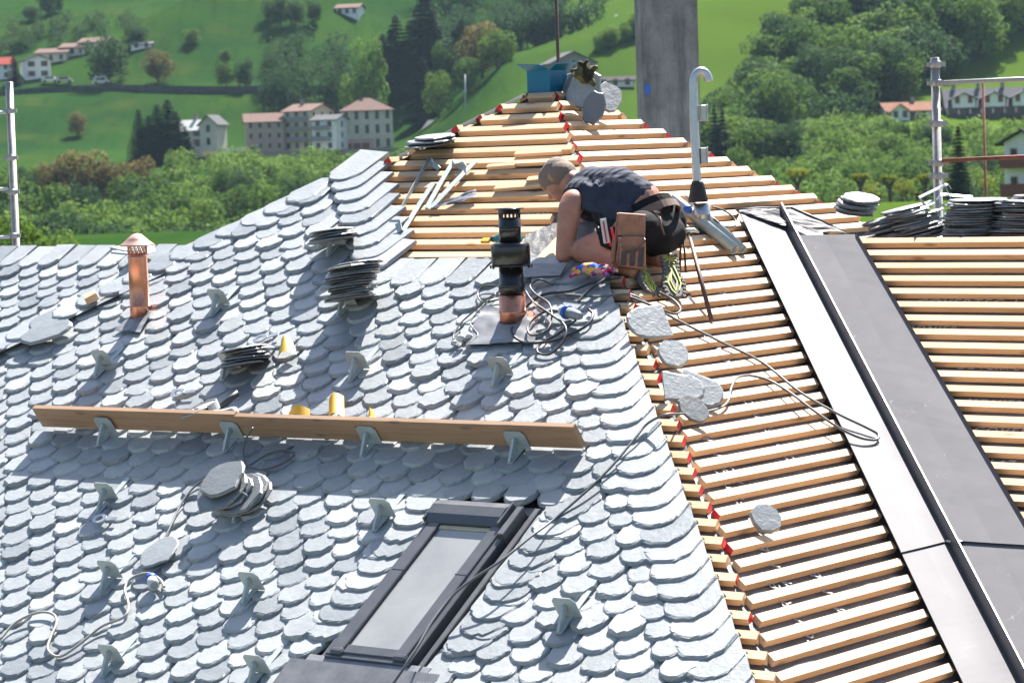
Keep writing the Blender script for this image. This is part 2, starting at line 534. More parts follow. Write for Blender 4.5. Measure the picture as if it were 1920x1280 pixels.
# --- battens: each one its own piece
def batten(face, v, u0, u1, parent, red0=False, red1=False, skew0=0.0, skew1=0.0, h=0.0, ang=0.0, label=None):
    """front top edge on v; skew: how far the lower corner of the cut end leads the upper one"""
    L = u1 - u0
    mb = MB()
    a = [(0 + skew0, -0.0), (L - skew1, 0.0), (L, BW), (0, BW)]
    c = 0.0022
    n = 4
    zs = (-BH, 0.0)
    vs = [V((x, y, zs[0])) for x, y in a]
    ai = [(a[0][0], c), (a[1][0], c), (a[2][0], BW - c), (a[3][0], BW - c)]
    vs += [V((x, y, zs[1] - c)) for x, y in a] + [V((x, y, zs[1])) for x, y in ai]
    fs = [(3, 2, 1, 0), (8, 9, 10, 11)]
    ms = [0, 0]
    for k in (0, 4):
        for i in range(4):
            j = (i + 1) % 4
            fs.append((k + i, k + j, k + 4 + j, k + 4 + i))
            ms.append(1 if (i == 1 and red1) or (i == 3 and red0) else 0)
    for f, m in zip(fs, ms): mb.f.append(f); mb.m.append(m); mb.sm.append(False)
    mb.v = [tuple(q) for q in vs]
    o = mb.build('batten', [MT['batten'], MT['red']], parent, face.mat(u0, v, h, ang))
    if label: o['label'] = label
    return o

rb = random.Random(11)
for k in range(1, 50):                                       # front slope
    v = -0.063 + S1 * k
    uR = HIP_R(v) - 0.028 + rb.uniform(-0.012, 0.008)
    uL = HIP_L(v) + 0.05 + rb.uniform(-0.02, 0.015)
    red = rb.random() < 0.62
    if k <= 16:
        if k in (13, 14, 15, 16):
            uR = F1.at({13: 1032, 14: 1022, 15: 1012, 16: 1000}[k], {13: 405, 14: 430, 15: 455, 16: 478}[k])[0]
            red = False
        batten(F1, v, uL, uR, slope_front, False, red, 0.02, -0.012, rb.uniform(-.0015, .0015), rb.uniform(-.0015, .0015))
        # the far slope's batten end peeps over the left hip
        v4 = v + 0.01
        if k < 9: batten(F4, v4, 0.84 * v4 - 0.32, 0.84 * v4 + rb.uniform(-0.035, -0.005), slope_far, False, rb.random() < 0.75, 0, 0.0, 0.0)
    else:
        batten(F1, v, uR - 0.5, uR, slope_front, False, red, 0, -0.012)
for j in range(-4, 44):                                      # side slope
    v = 0.5765 + S2 * j
    uL = HIP_R2(v) + 0.06 + rb.uniform(-0.012, 0.012)
    red = rb.random() < (0.5 if j < 4 else 0.08)
    if v < 1.40:
        uR = HIP_B2(v) + rb.uniform(-0.02, 0.012)
        batten(F2, v, uL, uR, slope_side, red, False, -0.012, 0.02, rb.uniform(-.0015, .0015), rb.uniform(-.0015, .0015))
        if v > 0.3:
            v5 = v + 0.02
            batten(F5, v5, -0.85 * v5 + 0.01, -0.85 * v5 + 0.3, slope_back, rb.random() < 0.7, False, 0, 0, 0.0)
    else:
        batten(F2, v, uL, GUT_L(v) + 0.035, slope_side, red, False, -0.012, 0.02, rb.uniform(-.0015, .0015), rb.uniform(-.001, .001))
        if v < 1.70:
            x0 = {0: 1512, 1: 1545, 2: 1580}[int(round((v - 1.42) / S2)) if (v - 1.42) / S2 > 0 else 0]
            uf = F2.at(x0, 420 + (v - 1.42) * 120)[0]
            batten(F2, v, uf, HIP_B2(v) + rb.uniform(-0.015, 0.015), slope_side, False, False, 0, 0.02)
for i in range(0, 26):                                       # main roof
    v = 0.030 + S3 * i
    batten(F3, v, GUT_R(v) - 0.03, 3.6, slope_main, False, False, 0, 0, rb.uniform(-.0015, .0015), rb.uniform(-.001, .001))
# nails: two dark heads at each rafter
nail = MB()
def nails(face, v, us, mbx):
    for u in us:
        for dy in (0.014, 0.034):
            uu = u + rb.uniform(-.012, .012)
            m = face.mat(uu, v - dy, 0.0006)
            mbx.add([m @ V((math.cos(q) * .0028, math.sin(q) * .0028, 0)) for q in (0, 1.05, 2.1, 3.14, 4.2, 5.2)], [(0, 1, 2, 3, 4, 5)])
for k in range(1, 17):
    v = -0.063 + S1 * k
    nails(F1, v, [q for q in (-0.62, -0.32, 0.0, 0.3, 0.58, .9) if HIP_L(v) + .1 < q < HIP_R(v) - .05], nail)
for j in range(-4, 44):
    v = 0.5765 + S2 * j
    hi = HIP_B2(v) if v < 1.4 else GUT_L(v)
    nails(F2, v, [q for q in [HIP_R2(v) + .09] + [x * 0.42 - 3.6 for x in range(14)] if HIP_R2(v) + .05 < q < hi - .04], nail)
for i in range(26):
    v = 0.030 + S3 * i
    nails(F3, v, [q for q in [x * 0.5 - .1 + 0.12 * (i % 3) for x in range(8)] if q > GUT_R(v) + .05], nail)
o = nail.build('nail_heads', MT['dark_plastic'], house); tag(o, kind='stuff')

# --- slates
def slate_mesh(name, w, L, t, seed, arc=0.08, bottom=False, mat='slate', n=15, cut=None):
    r = random.Random(seed)
    e = r.uniform(1.95, 2.4)
    sk = r.uniform(-0.10, 0.10)
    out = []
    for i in range(n):
        a = math.pi * (1 - i / (n - 1))
        c, s = math.cos(a), math.sin(a)
        x = w / 2 * math.copysign(abs(c) ** (2 / e), c)
        y = arc * (1 - abs(s) ** (2 / e))
        out.append([x + r.uniform(-.002, .002), y + sk * x * .5 + r.uniform(-.0025, .0025)])
    if cut is None: out += [[w / 2 - .002, L], [-w / 2 + .002, L]]
    elif cut > 0: out += [[w / 2, .19], [w / 2 - .868 * (L - .19), L], [-w / 2 + .002, L]]      # trimmed along the right hip
    else: out += [[w / 2 - .002, L], [-w / 2 + .955 * (L - .12), L], [-w / 2, .12]]              # trimmed along the left hip
    cx, cy = 0, L * 0.5
    def inset(poly, lo, hi):
        res = []
        for i, (x, y) in enumerate(poly):
            d = r.uniform(lo, hi)
            if i >= n: d = 0.001 if cut is None else 0.004
            dx, dy = cx - x, cy - y
            if y < arc * 1.02:                                # tail: push towards the middle
                q = math.hypot(dx * 1.0, dy); dx, dy = dx / q, dy / q
            else: dx, dy = math.copysign(1, dx), 0
            res.append([x + dx * d, y + dy * d])
        return res
    m1 = inset(out, 0.0, 0.003)
    m2 = inset(m1, 0.000, 0.008)
    tp = inset(m2, 0.001, 0.014)
    N = len(out)
    vs = []
    for ring, z in ((out, 0.0), (m1, t * 0.38), (m2, t * 0.78), (tp, t)):
        vs += [V((x, y, z + (r.uniform(-.0022, .0022) if 0 < z < t else 0))) for x, y in ring]
    fs = [tuple(3 * N + i for i in range(N))]
    for k in range(3):
        for i in range(N):
            j = (i + 1) % N
            if i == n and not bottom: continue
            fs.append((k * N + i, k * N + j, (k + 1) * N + j, (k + 1) * N + i))
    if bottom: fs.append(tuple(range(N - 1, -1, -1)))
    mb = MB(); mb.add(vs, fs)
    return mb.mesh(name, MT[mat])

SW = 0.187
SL = 0.275
ST = 0.0180
SLATES = [slate_mesh('slate', SW * f, SL, ST * g, 100 + i, arc) for i, (f, g, arc) in enumerate(
    [(0.985, 1.0, .098), (0.99, 1.2, .105), (0.97, 0.9, .095), (1.0, 1.1, .10), (0.98, 1.35, .11), (0.99, 1.0, .09), (0.96, 1.15, .10), (1.0, 0.85, .10), (0.985, 1.25, .106), (0.99, 1.05, .094), (0.975, 1.4, .10), (1.0, 1.0, .108)])]
EDGE = [slate_mesh('edge_slate', 0.25, 0.34, 0.019, 300 + i, 0.11) for i in range(5)]
HIPR = [slate_mesh('edge_slate', 0.25, 0.32, 0.017, 330 + i, 0.12, cut=1) for i in range(5)]
HIPL = [slate_mesh('edge_slate', 0.23, 0.27, 0.016, 340 + i, 0.10, cut=-1) for i in range(4)]
places = []                                                  # (matrix, mesh, parent)
rs = random.Random(5)
V0 = F1.at(800, 541, 0.03)[1]                                # tail line of the first full course
TILT = -math.radians(6.6)
def put_slate(face, u, v, me, parent, ang=0.0, extra=0.0, dh=0.0):
    places.append((face.mat(u, v, 0.034 + dh + rs.uniform(-.001, .002), ang + rs.gauss(0, .022), TILT + extra + rs.gauss(0, .010)), me, parent))
hole_flue = F1.at(960, 612)
for r in range(-9, 33):
    v = V0 + r * S1
    off = 0.5 * SW * (r % 2)
    uLim0 = HIP_L(v) + 0.145
    uLim1 = HIP_R(v) - 0.455
    if r < 0:
        y = pix(F1.P(0, v))[1]
        uLim1 = F1.at(692 + (y - 322) * 0.27, y)[0] - 0.38
    k0 = math.floor((uLim0 - off) / SW) - 1
    k1 = math.ceil((uLim1 - off) / SW) + 1
    for k in range(k0, k1 + 1):
        u = off + k * SW + 0.045 + rs.gauss(0, .006)
        if u < uLim0 or u > uLim1: continue
        if 1.53 < u < 2.25 and 3.645 < v < 4.66: continue      # roof window
        if 1.50 < u < 2.20 and 4.66 <= v < 5.0: continue      # pleated apron below it
        put_slate(F1, u, v + rs.gauss(0, .005), rs.choice(SLATES), slope_front)
    if r < 0:
        put_slate(F1, uLim1 + 0.13, v - 0.005, rs.choice(EDGE), slope_front, -0.10, 0, .004)
    else:
        put_slate(F1, HIP_R(v) - 0.40, v - 0.016, rs.choice(HIPR), slope_front, -0.05, 0, .004)
    if r > -8:
        put_slate(F1, HIP_L(v) + 0.088, v - .010, rs.choice(HIPL), slope_front, 0.03, 0, .003)
# wider slates trimmed against the roof window
for r in range(11, 25):
    v = V0 + r * S1
    if 3.60 < v < 4.66:
        put_slate(F1, 1.50, v - .01, rs.choice(EDGE), slope_front, -0.08, 0, .006)
        put_slate(F1, 2.325, v - .01, rs.choice(EDGE), slope_front, 0.05, 0, .006)
# the main roof left of the hip
for r in range(0, 26):
    v = 0.30 + r * S3
    for k in range(-54, -20):
        u = k * SW * 1.02 + 0.5 * SW * (r % 2) + rs.gauss(0, .006)
        q = F3.P(u, v, 0.03)
        if (q - F4.O).dot(F4.n) < -0.14 and (q - F1.O).dot(F1.n) < 0.3: continue
        x, y, z = pix(q)
        if x < -260: continue
        put_slate(F3, u, v + rs.gauss(0, .004), rs.choice(SLATES), slope_left)
def seen_size(pl):
    q = pl[0] @ V((0, 0.05, 0)); x, y, z = pix(q)
    if not (-25 < x < 1945 and 0 < y < 1300): return 0.0
    if x < (655 - y) / 0.505 - 10: z *= 1.2
    return 1.0 / z
order = sorted(range(len(places)), key=lambda i: -seen_size(places[i]))
single = set(order[:300])
rest = {}
for i, (m, me, par) in enumerate(places):
    if i in single:
        link(bpy.data.objects.new('slate', me), par, m)
    else:
        rest.setdefault(par.name, []).append((m, me, par))
for key, lst in rest.items():
    par = lst[0][2]
    mb = MB(); inv = wm(par).inverted()
    for m, me, _ in lst:
        mm = inv @ m
        mb.add([mm @ q.co for q in me.vertices], [tuple(p.vertices) for p in me.polygons])
    o = mb.build('slates', MT['slate'], par, wm(par)); tag(o, kind='stuff')

# --- valley sheet: two folded flanges and a standing rib between
def flange(name, face, fa, fb, v0, v1, h, parent, lip_side, n=24):
    mb = MB(); vs = []; fs = []
    for i in range(n + 1):
        v = v0 + (v1 - v0) * i / n
        a, b = fa(v), fb(v)
        row = [(a, h), (a + (b - a) * .5, h + 0.004 * mnoise.noise(V((v * 2.0, 0, 7)))), (b, h)]
        lip = (a, b)[lip_side]
        e = 0.016
        if lip_side == 0: row = [(a - .012, h + e), (a + .002, h + 0.002)] + row[1:]
        else: row = row[:-1] + [(b - .002, h + 0.002), (b + .012, h + e)]
        for u, hh in row: vs.append(V((u, -v, hh)))
    w = 4
    for i in range(n):
        for k in range(w - 1):
            q = i * w + k
            fs.append((q, q + w, q + w + 1, q + 1))
    nv = len(vs)
    vs += [q - V((0, 0, .0012)) for q in vs]
    fs += [tuple(nv + j for j in reversed(f)) for f in fs]
    mb.add(vs, fs)
    return mb.build(name, MT['sheet'], parent, frame(face.O, face.u, face.up, face.n))
gutter = empty('valley_gutter', M.Translation(F2.P(VAL2(3), 3)), house)
VS = 4.13                                                    # seam between the two sheets (v on F2)
VS3 = F3.at(*pix(F2.P(VAL2(VS), VS))[:2])[1]
flange('gutter_sheet', F2, GUT_L, lambda v: VAL2(v) - .004, 1.40, VS, 0.014, gutter, 0)
flange('gutter_sheet', F2, lambda v: GUT_L(v) + .01, lambda v: VAL2(v) - .002, VS - .03, 5.2, 0.006, gutter, 0)
flange('gutter_sheet', F3, lambda v: VAL3(v) + .01, GUT_R, -0.03, VS3, 0.014, gutter, 1)
flange('gutter_sheet', F3, lambda v: VAL3(v) + .008, lambda v: GUT_R(v) - .01, VS3 - .03, 4.1, 0.006, gutter, 1)
mb = MB()
vd = []
for i in range(31):
    v = 1.47 + (5.2 - 1.47) * i / 30
    vd.append(F2.P(VAL2(v), v, 0.006))
upn = ((F2.n + F3.n) * .5).normalized()
side = (vd[-1] - vd[0]).normalized().cross(upn).normalized()  # to the left
if side.x > 0: side = -side
ring = [(0.030, -0.01), (0.012, 0.070), (0.008, 0.078), (0.002, 0.078), (-0.002, 0.070), (-0.014, -0.01)]
vs = [p + side * a + upn * b for p in vd for a, b in ring]
fs = [(i * 6 + k, i * 6 + k + 1, (i + 1) * 6 + k + 1, (i + 1) * 6 + k) for i in range(30) for k in range(5)] + [tuple(range(6)), tuple(180 + k for k in range(6))]
mb.add(vs, fs)
MT['rib'] = metal_material('dark_rib_sheet', (0.11, 0.105, 0.11), 0.42, 0.3, 0.1, 8)
mb.build('standing_rib', MT['rib'], gutter)
# crumpled upper end turned onto the batten slope
mb = MB(); vs = []; fs = []
P4 = [F2.pt(1378, 394, .02), F2.pt(1482, 391, .035), F2.pt(1590, 441, .03), F2.pt(1470, 424, .03)]
n = 10
for i in range(n + 1):
    for k in range(n + 1):
        s_, t_ = i / n, k / n
        q = (P4[0] * (1 - s_) + P4[1] * s_) * (1 - t_) + (P4[3] * (1 - s_) + P4[2] * s_) * t_
        vs.append(q + F2.n * (0.022 * abs(mnoise.noise(V((s_ * 3.1, t_ * 4.3, 2.2)))) + 0.012 * t_ * math.sin(s_ * 9)))
for i in range(n):
    for k in range(n):
        q = i * (n + 1) + k; fs.append((q, q + 1, q + n + 2, q + n + 1))
mb.add(vs, fs)
mb.build('folded_end', MT['sheet'], gutter)
for a, b, w in ((P4[1], P4[2], .014), (P4[0], P4[1], .008)):
    mb = MB(); mb.tube([a + F2.n * .006, (a + b) / 2 + F2.n * .012, b + F2.n * .006], w * .6, 5); mb.build('folded_edge', MT['rib'], gutter)
for p in (F2.P(VAL2(VS) - .05, VS + .01, .016), F3.P(VAL3(VS3) + .06, VS3 + .01, .018)):
    mb = MB()
    for q in range(4): mb.ball(p + V((rs.uniform(-.015, .015), rs.uniform(-.015, .015), rs.uniform(0, .006))), .012, .01, .006, seg=7, rings=5)
    mb.build('solder_blob', MT['galv_bright'], gutter)

# --- hip strips: dark membrane laid over the left hip and the front hip
def strip(name, pa, pb, side_, w, mat, amp=0.006, n=40):
    mb = MB(); vs = []; fs = []
    for i in range(n + 1):
        q = pa.lerp(pb, i / n)
        for k, s_ in enumerate((-1, 0, 1)):
            vs.append(q + side_ * (w * s_ / 2) + V((0, 0, (amp if s_ == 0 else 0) + mnoise.noise(V((i * .5, k, 4.4))) * amp)))
    for i in range(n):
        for k in range(2):
            b = i * 3 + k; fs.append((b, b + 1, b + 4, b + 3))
    mb.add(vs, fs, 0, True)
    return mb.build(name, mat, house)
MT['membrane'] = simple('pale_membrane', (0.30, 0.31, 0.33), 0.55, var=0.3, scale=30, bump=0.3)
strip('hip_membrane', F1.P(HIP_L(.1), .1, -.006), F1.P(HIP_L(1.5), 1.5, -.006), F1.u, 0.07, MT['rubber'])

# --- lettering printed on the underlay
def text_part(body, face, u, v, size, parent, h=-BH + 0.008, ang=0.0):
    cu = bpy.data.curves.new('print', 'FONT'); cu.body = body; cu.size = size; cu.space_character = 1.25
    tmp = bpy.data.objects.new('print', cu); COL.objects.link(tmp)
    dg = bpy.context.evaluated_depsgraph_get()
    me = bpy.data.meshes.new_from_object(tmp.evaluated_get(dg))
    bpy.data.objects.remove(tmp)
    me.materials.clear(); me.materials.append(MT['print'])
    return link(bpy.data.objects.new('print', me), parent, face.mat(u, v, h, ang))
for i, (b, x, y, sz) in enumerate([('COVERTEC 147', 1712, 566, .085), ('MONIER', 1690, 614, .07), ('MONIER', 1806, 752, .07), ('COVERTEC 147', 1818, 806, .08), ('147', 1842, 868, .085), ('COVERTEC', 1788, 684, .07)]):
    u, v = F3.at(x, y); text_part(b, F3, u, v, sz, slope_main)
for x, y, b in [(1400, 900, 'MONIER'), (1450, 1000, 'COVERTEC'), (1500, 1100, 'MONIER'), (1550, 1210, 'COVERTEC'), (1390, 690, 'MONIER'), (1400, 590, 'COVERTEC'), (1600, 1150, 'MONIER'), (1500, 860, 'COVERTEC')]:
    u, v = F2.at(x, y); text_part(b, F2, u, v, .09, slope_side, ang=math.radians(64))
for x, y, b in [(920, 245, 'MONIER'), (830, 268, 'COVERTEC'), (940, 395, 'MONIER')]:
    u, v = F1.at(x, y); text_part(b, F1, u, v, .07, slope_front)
# ------------------------------------------------------------------ terrain
def lerp_tab(tab, x):
    if x <= tab[0][0]: return tab[0][1]
    for (a, p), (b, q) in zip(tab, tab[1:]):
        if x <= b:
            t = (x - a) / (b - a); t = t * t * (3 - 2 * t) * 0.5 + t * 0.5
            return p + (q - p) * t
    (a, p), (b, q) = tab[-2], tab[-1]
    return q + (q - p) / (b - a) * (x - b)
TAB_L = [(0, -10), (40, -10), (170, -8.6), (240, -6.0), (268, -6.5), (320, -17), (365, -25), (430, -21), (540, -9), (600, -2.0), (635, 0.8), (665, 3.0), (716, 17.5), (728, 18.2), (840, 46), (1000, 82), (1400, 230), (2500, 620)]
TAB_C = [(0, -10), (40, -10), (170, -8.6), (240, -6.0), (268, -6.5), (320, -17), (365, -25), (430, -20), (520, -7), (580, 4), (640, 17), (740, 30), (860, 50), (1050, 95), (1400, 240), (2500, 640)]
TAB_R = [(0, -10), (40, -10), (190, -8.8), (265, -6.3), (298, -6.7), (340, -13), (380, -18), (425, -15), (480, -7), (540, 0.0), (570, 2.2), (600, 8), (680, 27), (760, 46), (1000, 105), (1400, 260), (2500, 640)]
SPURS = [((-0.125, 735), (-0.055, 880), 9.0, 16.0), ((-0.085, 745), (-0.02, 900), 8.0, 15.0), ((0.03, 610), (0.085, 760), 9.0, 26.0), ((0.10, 640), (0.16, 760), 10.0, 30.0), ((-0.165, 740), (-0.10, 800), 4.0, 18.0)]
def terrain(x, y):
    """height above the yard"""
    d = max(y, 1.0); a = x / d if y > 20 else 0
    l, c, r = lerp_tab(TAB_L, y), lerp_tab(TAB_C, y), lerp_tab(TAB_R, y)
    if a < 0:
        t = min(1, max(0, (a + 0.042) / 0.05)); t = t * t * (3 - 2 * t); z = l + (c - l) * t
    else:
        t = min(1, max(0, a / 0.10)); t = t * t * (3 - 2 * t); z = c + (r - c) * t
    if y > 400:
        for (a0, d0), (a1, d1), hh, w in SPURS:
            p0, p1 = (a0 * d0, d0), (a1 * d1, d1)
            ex, ey = p1[0] - p0[0], p1[1] - p0[1]
            q = ((x - p0[0]) * ex + (y - p0[1]) * ey) / (ex * ex + ey * ey)
            qq = min(1, max(0, q))
            dx, dy = x - p0[0] - qq * ex, y - p0[1] - qq * ey
            z += hh * math.exp(-(dx * dx + dy * dy) / (w * w)) * min(1, 0.35 + qq * 2)
        z += 2.5 * mnoise.noise(V((x * .012, y * .012, 1.7))) + 0.8 * mnoise.noise(V((x * .04, y * .04, 4.7)))
    elif y > 60:
        z += 0.25 * mnoise.noise(V((x * .05, y * .05, 2.7)))
    return CAMZ + z

def hit_ground(x, y, d0=90.0, d1=2400.0):
    """where the line of sight through a layout point first meets the land"""
    r = ray(x, y); r = r / r.y
    d = d0
    while d < d1:
        p = EYE + r * d
        if p.z < terrain(p.x, p.y):
            lo, hi = d - 4, d
            for _ in range(12):
                m_ = (lo + hi) / 2; p = EYE + r * m_
                if p.z < terrain(p.x, p.y): hi = m_
                else: lo = m_
            p = EYE + r * hi
            return V((p.x, p.y, terrain(p.x, p.y)))
        d += 4
    return None

def grass_material():
    t = NT('meadow_grass')
    co = t.coord('Object')
    n1 = t.noise(co, 0.016, 4, 0.6); n2 = t.noise(co, 0.35, 4, 0.7); n3 = t.noise(co, 0.07, 4, 0.6)
    c = t.ramp(n1, [(0.35, (0.012, 0.036, 0.011)), (0.5, (0.017, 0.047, 0.011)), (0.68, (0.028, 0.064, 0.011))])
    c = t.mix(t.math('MULTIPLY', n2, 0.35), c, (0.014, 0.034, 0.008))
    c = t.mix(t.ramp(n3, [(0.48, (0, 0, 0)), (0.7, (0.8, 0.8, 0.8))]), c, (0.036, 0.056, 0.012))
    mw = t.coord('Object', (0.9, 0.12, 0.12), (0, 0, 0.5))
    c = t.mix(t.ramp(t.noise(mw, 0.5, 4, 0.7), [(0.5, (0, 0, 0)), (0.66, (0.5, 0.5, 0.5))]), c, (0.012, 0.03, 0.008))
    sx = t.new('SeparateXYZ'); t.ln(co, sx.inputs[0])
    side_ = t.ramp(t.math('MULTIPLY_ADD', sx.outputs[0], 0.008, 0.42), [(0.35, (0, 0, 0)), (0.75, (0.75, 0.75, 0.75))])  # cloud shade on the left, sunlight on the right, painted into the grass colour
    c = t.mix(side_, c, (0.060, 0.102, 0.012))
    t.set(c, 1.0, 0, 0.0)
    t.bump(t.noise(co, 3.0, 5, 0.8), 0.6, 0.3)
    return t.mat
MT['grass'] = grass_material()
def land():
    ys = [-60, -20, 10, 30, 50, 70, 80] + [90 + 10 * i for i in range(10)] + [190 + 4 * i for i in range(58)] + [425 + 5 * i for i in range(110)] + [980 + 25 * i for i in range(20)] + [1480 + 120 * i for i in range(12)]
    As = [-1.2, -.8, -.5, -.35] + [-0.26 + 0.0065 * i for i in range(81)] + [.35, .5, .8, 1.2]
    mb = MB(); vs = []; fs = []
    for y in ys:
        w = max(y, 60)
        for a in As: vs.append(V((a * w, y, terrain(a * w, y))))
    n = len(As)
    for i in range(len(ys) - 1):
        for k in range(n - 1):
            q = i * n + k; fs.append((q, q + 1, q + n + 1, q + n))
    mb.add(vs, fs, 0, True)
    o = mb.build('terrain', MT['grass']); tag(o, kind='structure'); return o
land()
# flat yard the house stands on
mb = MB(); mb.box(-30, 30, -12, 36, -0.3, 0.06)
MT['gravel'] = simple('gravel', (0.28, 0.27, 0.25), 0.9, var=0.3, scale=3, bump=0.4)
o = mb.build('ground', MT['gravel']); tag(o, kind='structure')

# road with a retaining wall across the left hillside
def along(px, n=60, dz=0.0):
    out = []
    for (x0, y0), (x1, y1) in zip(px, px[1:]):
        for i in range(n):
            t = i / n; p = hit_ground(x0 + (x1 - x0) * t, y0 + (y1 - y0) * t, 640)
            if p is not None: out.append(p)
    return out
road = along([(-60, 186), (60, 172), (200, 166), (400, 170), (560, 168), (680, 172)], 12)
sm = [sum((road[min(max(i + j, 0), len(road) - 1)] for j in range(-4, 5)), V()) / 9 for i in range(len(road))]
mb = MB(); vs = []; fs = []
for i, p in enumerate(sm): vs += [p + V((0, -2.6, .35)), p + V((0, 2.6, .55))]
for i in range(len(sm) - 1): fs.append((2 * i, 2 * i + 2, 2 * i + 3, 2 * i + 1))
mb.add(vs, fs, 0, True)
MT['asphalt'] = simple('asphalt', (0.06, 0.063, 0.066), 0.85, var=0.15, scale=.5)
o = mb.build('road', MT['asphalt']); tag(o, kind='structure')
mb = MB(); vs = []; fs = []
for p in sm:
    for dy, z in ((-2.9, -2.6), (-2.9, 0.95), (-2.55, 0.95), (-2.55, -2.6)): vs.append(p + V((0, dy, z)))
for i in range(len(sm) - 1):
    for k in range(4):
        j = (k + 1) % 4; fs.append((4 * i + k, 4 * i + 4 + k, 4 * i + 4 + j, 4 * i + j))
mb.add(vs, fs)
MT['stone_wall'] = simple('dark_stone', (0.06, 0.058, 0.055), 0.9, var=0.4, scale=.8, bump=.4)
o = mb.build('retaining_wall', MT['stone_wall']); tag(o, 'long dark stone retaining wall below the hillside road', 'wall')

# ------------------------------------------------------------------ trees
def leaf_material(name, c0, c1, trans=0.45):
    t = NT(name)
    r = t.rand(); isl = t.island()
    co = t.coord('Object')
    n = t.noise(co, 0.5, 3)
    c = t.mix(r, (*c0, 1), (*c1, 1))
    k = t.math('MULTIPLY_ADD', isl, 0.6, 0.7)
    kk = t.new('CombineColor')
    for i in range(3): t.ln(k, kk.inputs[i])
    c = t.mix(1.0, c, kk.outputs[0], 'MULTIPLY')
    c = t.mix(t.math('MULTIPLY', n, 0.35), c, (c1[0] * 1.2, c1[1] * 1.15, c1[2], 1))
    t.set(c, 0.75, 0, 0.06)
    tb = t.new('BsdfTranslucent'); t.ln(c, tb.inputs[0])
    mx = t.new('MixShader'); mx.inputs[0].default_value = trans
    t.ln(t.b.outputs[0], mx.inputs[1]); t.ln(tb.outputs[0], mx.inputs[2])
    t.ln(mx.outputs[0], t.n['Material Output'].inputs[0])
    return t.mat
MT['leaf'] = leaf_material('leaves', (0.040, 0.090, 0.018), (0.080, 0.135, 0.024))
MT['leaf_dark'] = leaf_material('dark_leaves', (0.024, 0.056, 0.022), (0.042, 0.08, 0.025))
MT['leaf_light'] = leaf_material('light_leaves', (0.085, 0.165, 0.028), (0.13, 0.20, 0.034), 0.3)
MT['leaf_brown'] = leaf_material('bronze_leaves', (0.095, 0.088, 0.03), (0.13, 0.10, 0.034))
MT['leaf_lime'] = leaf_material('yellow_green_leaves', (0.15, 0.19, 0.02), (0.20, 0.21, 0.026), 0.35)
MT['needle'] = leaf_material('needles', (0.009, 0.021, 0.014), (0.018, 0.034, 0.018), 0.05)
MT['bark'] = simple('bark', (0.075, 0.06, 0.048), 0.9, var=0.3, scale=2, bump=0.4)

def leaf_cloud(mb, r, c, R, n, size, squash=0.85):
    """n leaf tufts on and in a lumpy ball"""
    for _ in range(n):
        d = V((r.gauss(0, 1), r.gauss(0, 1), r.gauss(0, 1))).normalized()
        rad = R * (0.62 + 0.42 * r.random() ** 0.6)
        p = V(c) + V((d.x * rad, d.y * rad, d.z * rad * squash))
        nrm = (d + V((r.gauss(0, .55), r.gauss(0, .55), r.gauss(0, .55) + .25))).normalized()
        x = nrm.orthogonal().normalized(); y = nrm.cross(x)
        a = r.uniform(0, 6.28); s = size * r.uniform(.6, 1.25)
        x, y = x * math.cos(a) + y * math.sin(a), y * math.cos(a) - x * math.sin(a)
        mb.add([p + x * s, p + y * s * .7 + nrm * s * .18, p - x * s * .9, p - y * s * .65 + nrm * s * .12], [(0, 1, 2, 3)])

def broad_proto(seed, H=10.0, W=8.0, n=900, leaf='leaf', lobes=16, low=0.06, size=0.30):
    r = random.Random(seed)
    cr = MB(); tk = MB()
    top = H * 0.62
    tk.tube([(0, 0, -0.6), (r.uniform(-.1, .1), 0, H * .2), (r.uniform(-.3, .3), r.uniform(-.3, .3), top)], [W * .035, W * .026, W * .012], 6)
    cz = H * (low + 1) / 2; rz = H * (1 - low) / 2
    for i in range(lobes):
        a = i * 2.4 + r.uniform(-.4, .4); f = (i + .5) / lobes
        z = cz + rz * (1 - 2 * f) * 0.72
        k = math.sqrt(max(0.05, 1 - ((z - cz) / rz) ** 2))
        rr = W / 2 * k * r.uniform(.42, .68)
        c = V((math.cos(a) * rr, math.sin(a) * rr, z + r.uniform(-.3, .3)))
        R = W * r.uniform(.17, .27)
        tk.tube([(0, 0, H * r.uniform(.2, .45)), c * .5 + V((0, 0, c.z * .15)), c], [W * .014, W * .009, W * .004], 4)
        leaf_cloud(cr, r, c, R, n // lobes, size * W / 8)
    return cr, tk, leaf

def fir_proto(seed, H=18.0, W=6.0, n=3200):
    r = random.Random(seed)
    cr = MB(); tk = MB()
    tk.tube([(0, 0, -0.6), (0, 0, H * .5), (0, 0, H * .97)], [W * .05, W * .03, .03], 6)
    tiers = 20
    for i in range(tiers):
        f = i / (tiers - 1); z = H * (0.06 + 0.92 * f)
        R = W / 2 * (1 - f) ** 0.85 * r.uniform(.82, 1.1) + .12
        m_ = max(5, int(n / tiers * (1.5 - f)))
        for k in range(m_):
            a = r.uniform(0, 6.28); q = R * (0.25 + .8 * r.random())
            p = V((math.cos(a) * q, math.sin(a) * q, z - q * .38 + r.uniform(-.25, .25)))
            d = V((math.cos(a), math.sin(a), -.5)); s = W * .07 * r.uniform(.7, 1.3)
            sd = V((-math.sin(a), math.cos(a), r.uniform(-.3, .3)))
            cr.add([p + d * s, p + sd * s * .55, p - d * s * .7, p - sd * s * .55], [(0, 1, 2, 3)])
    return cr, tk, 'needle'

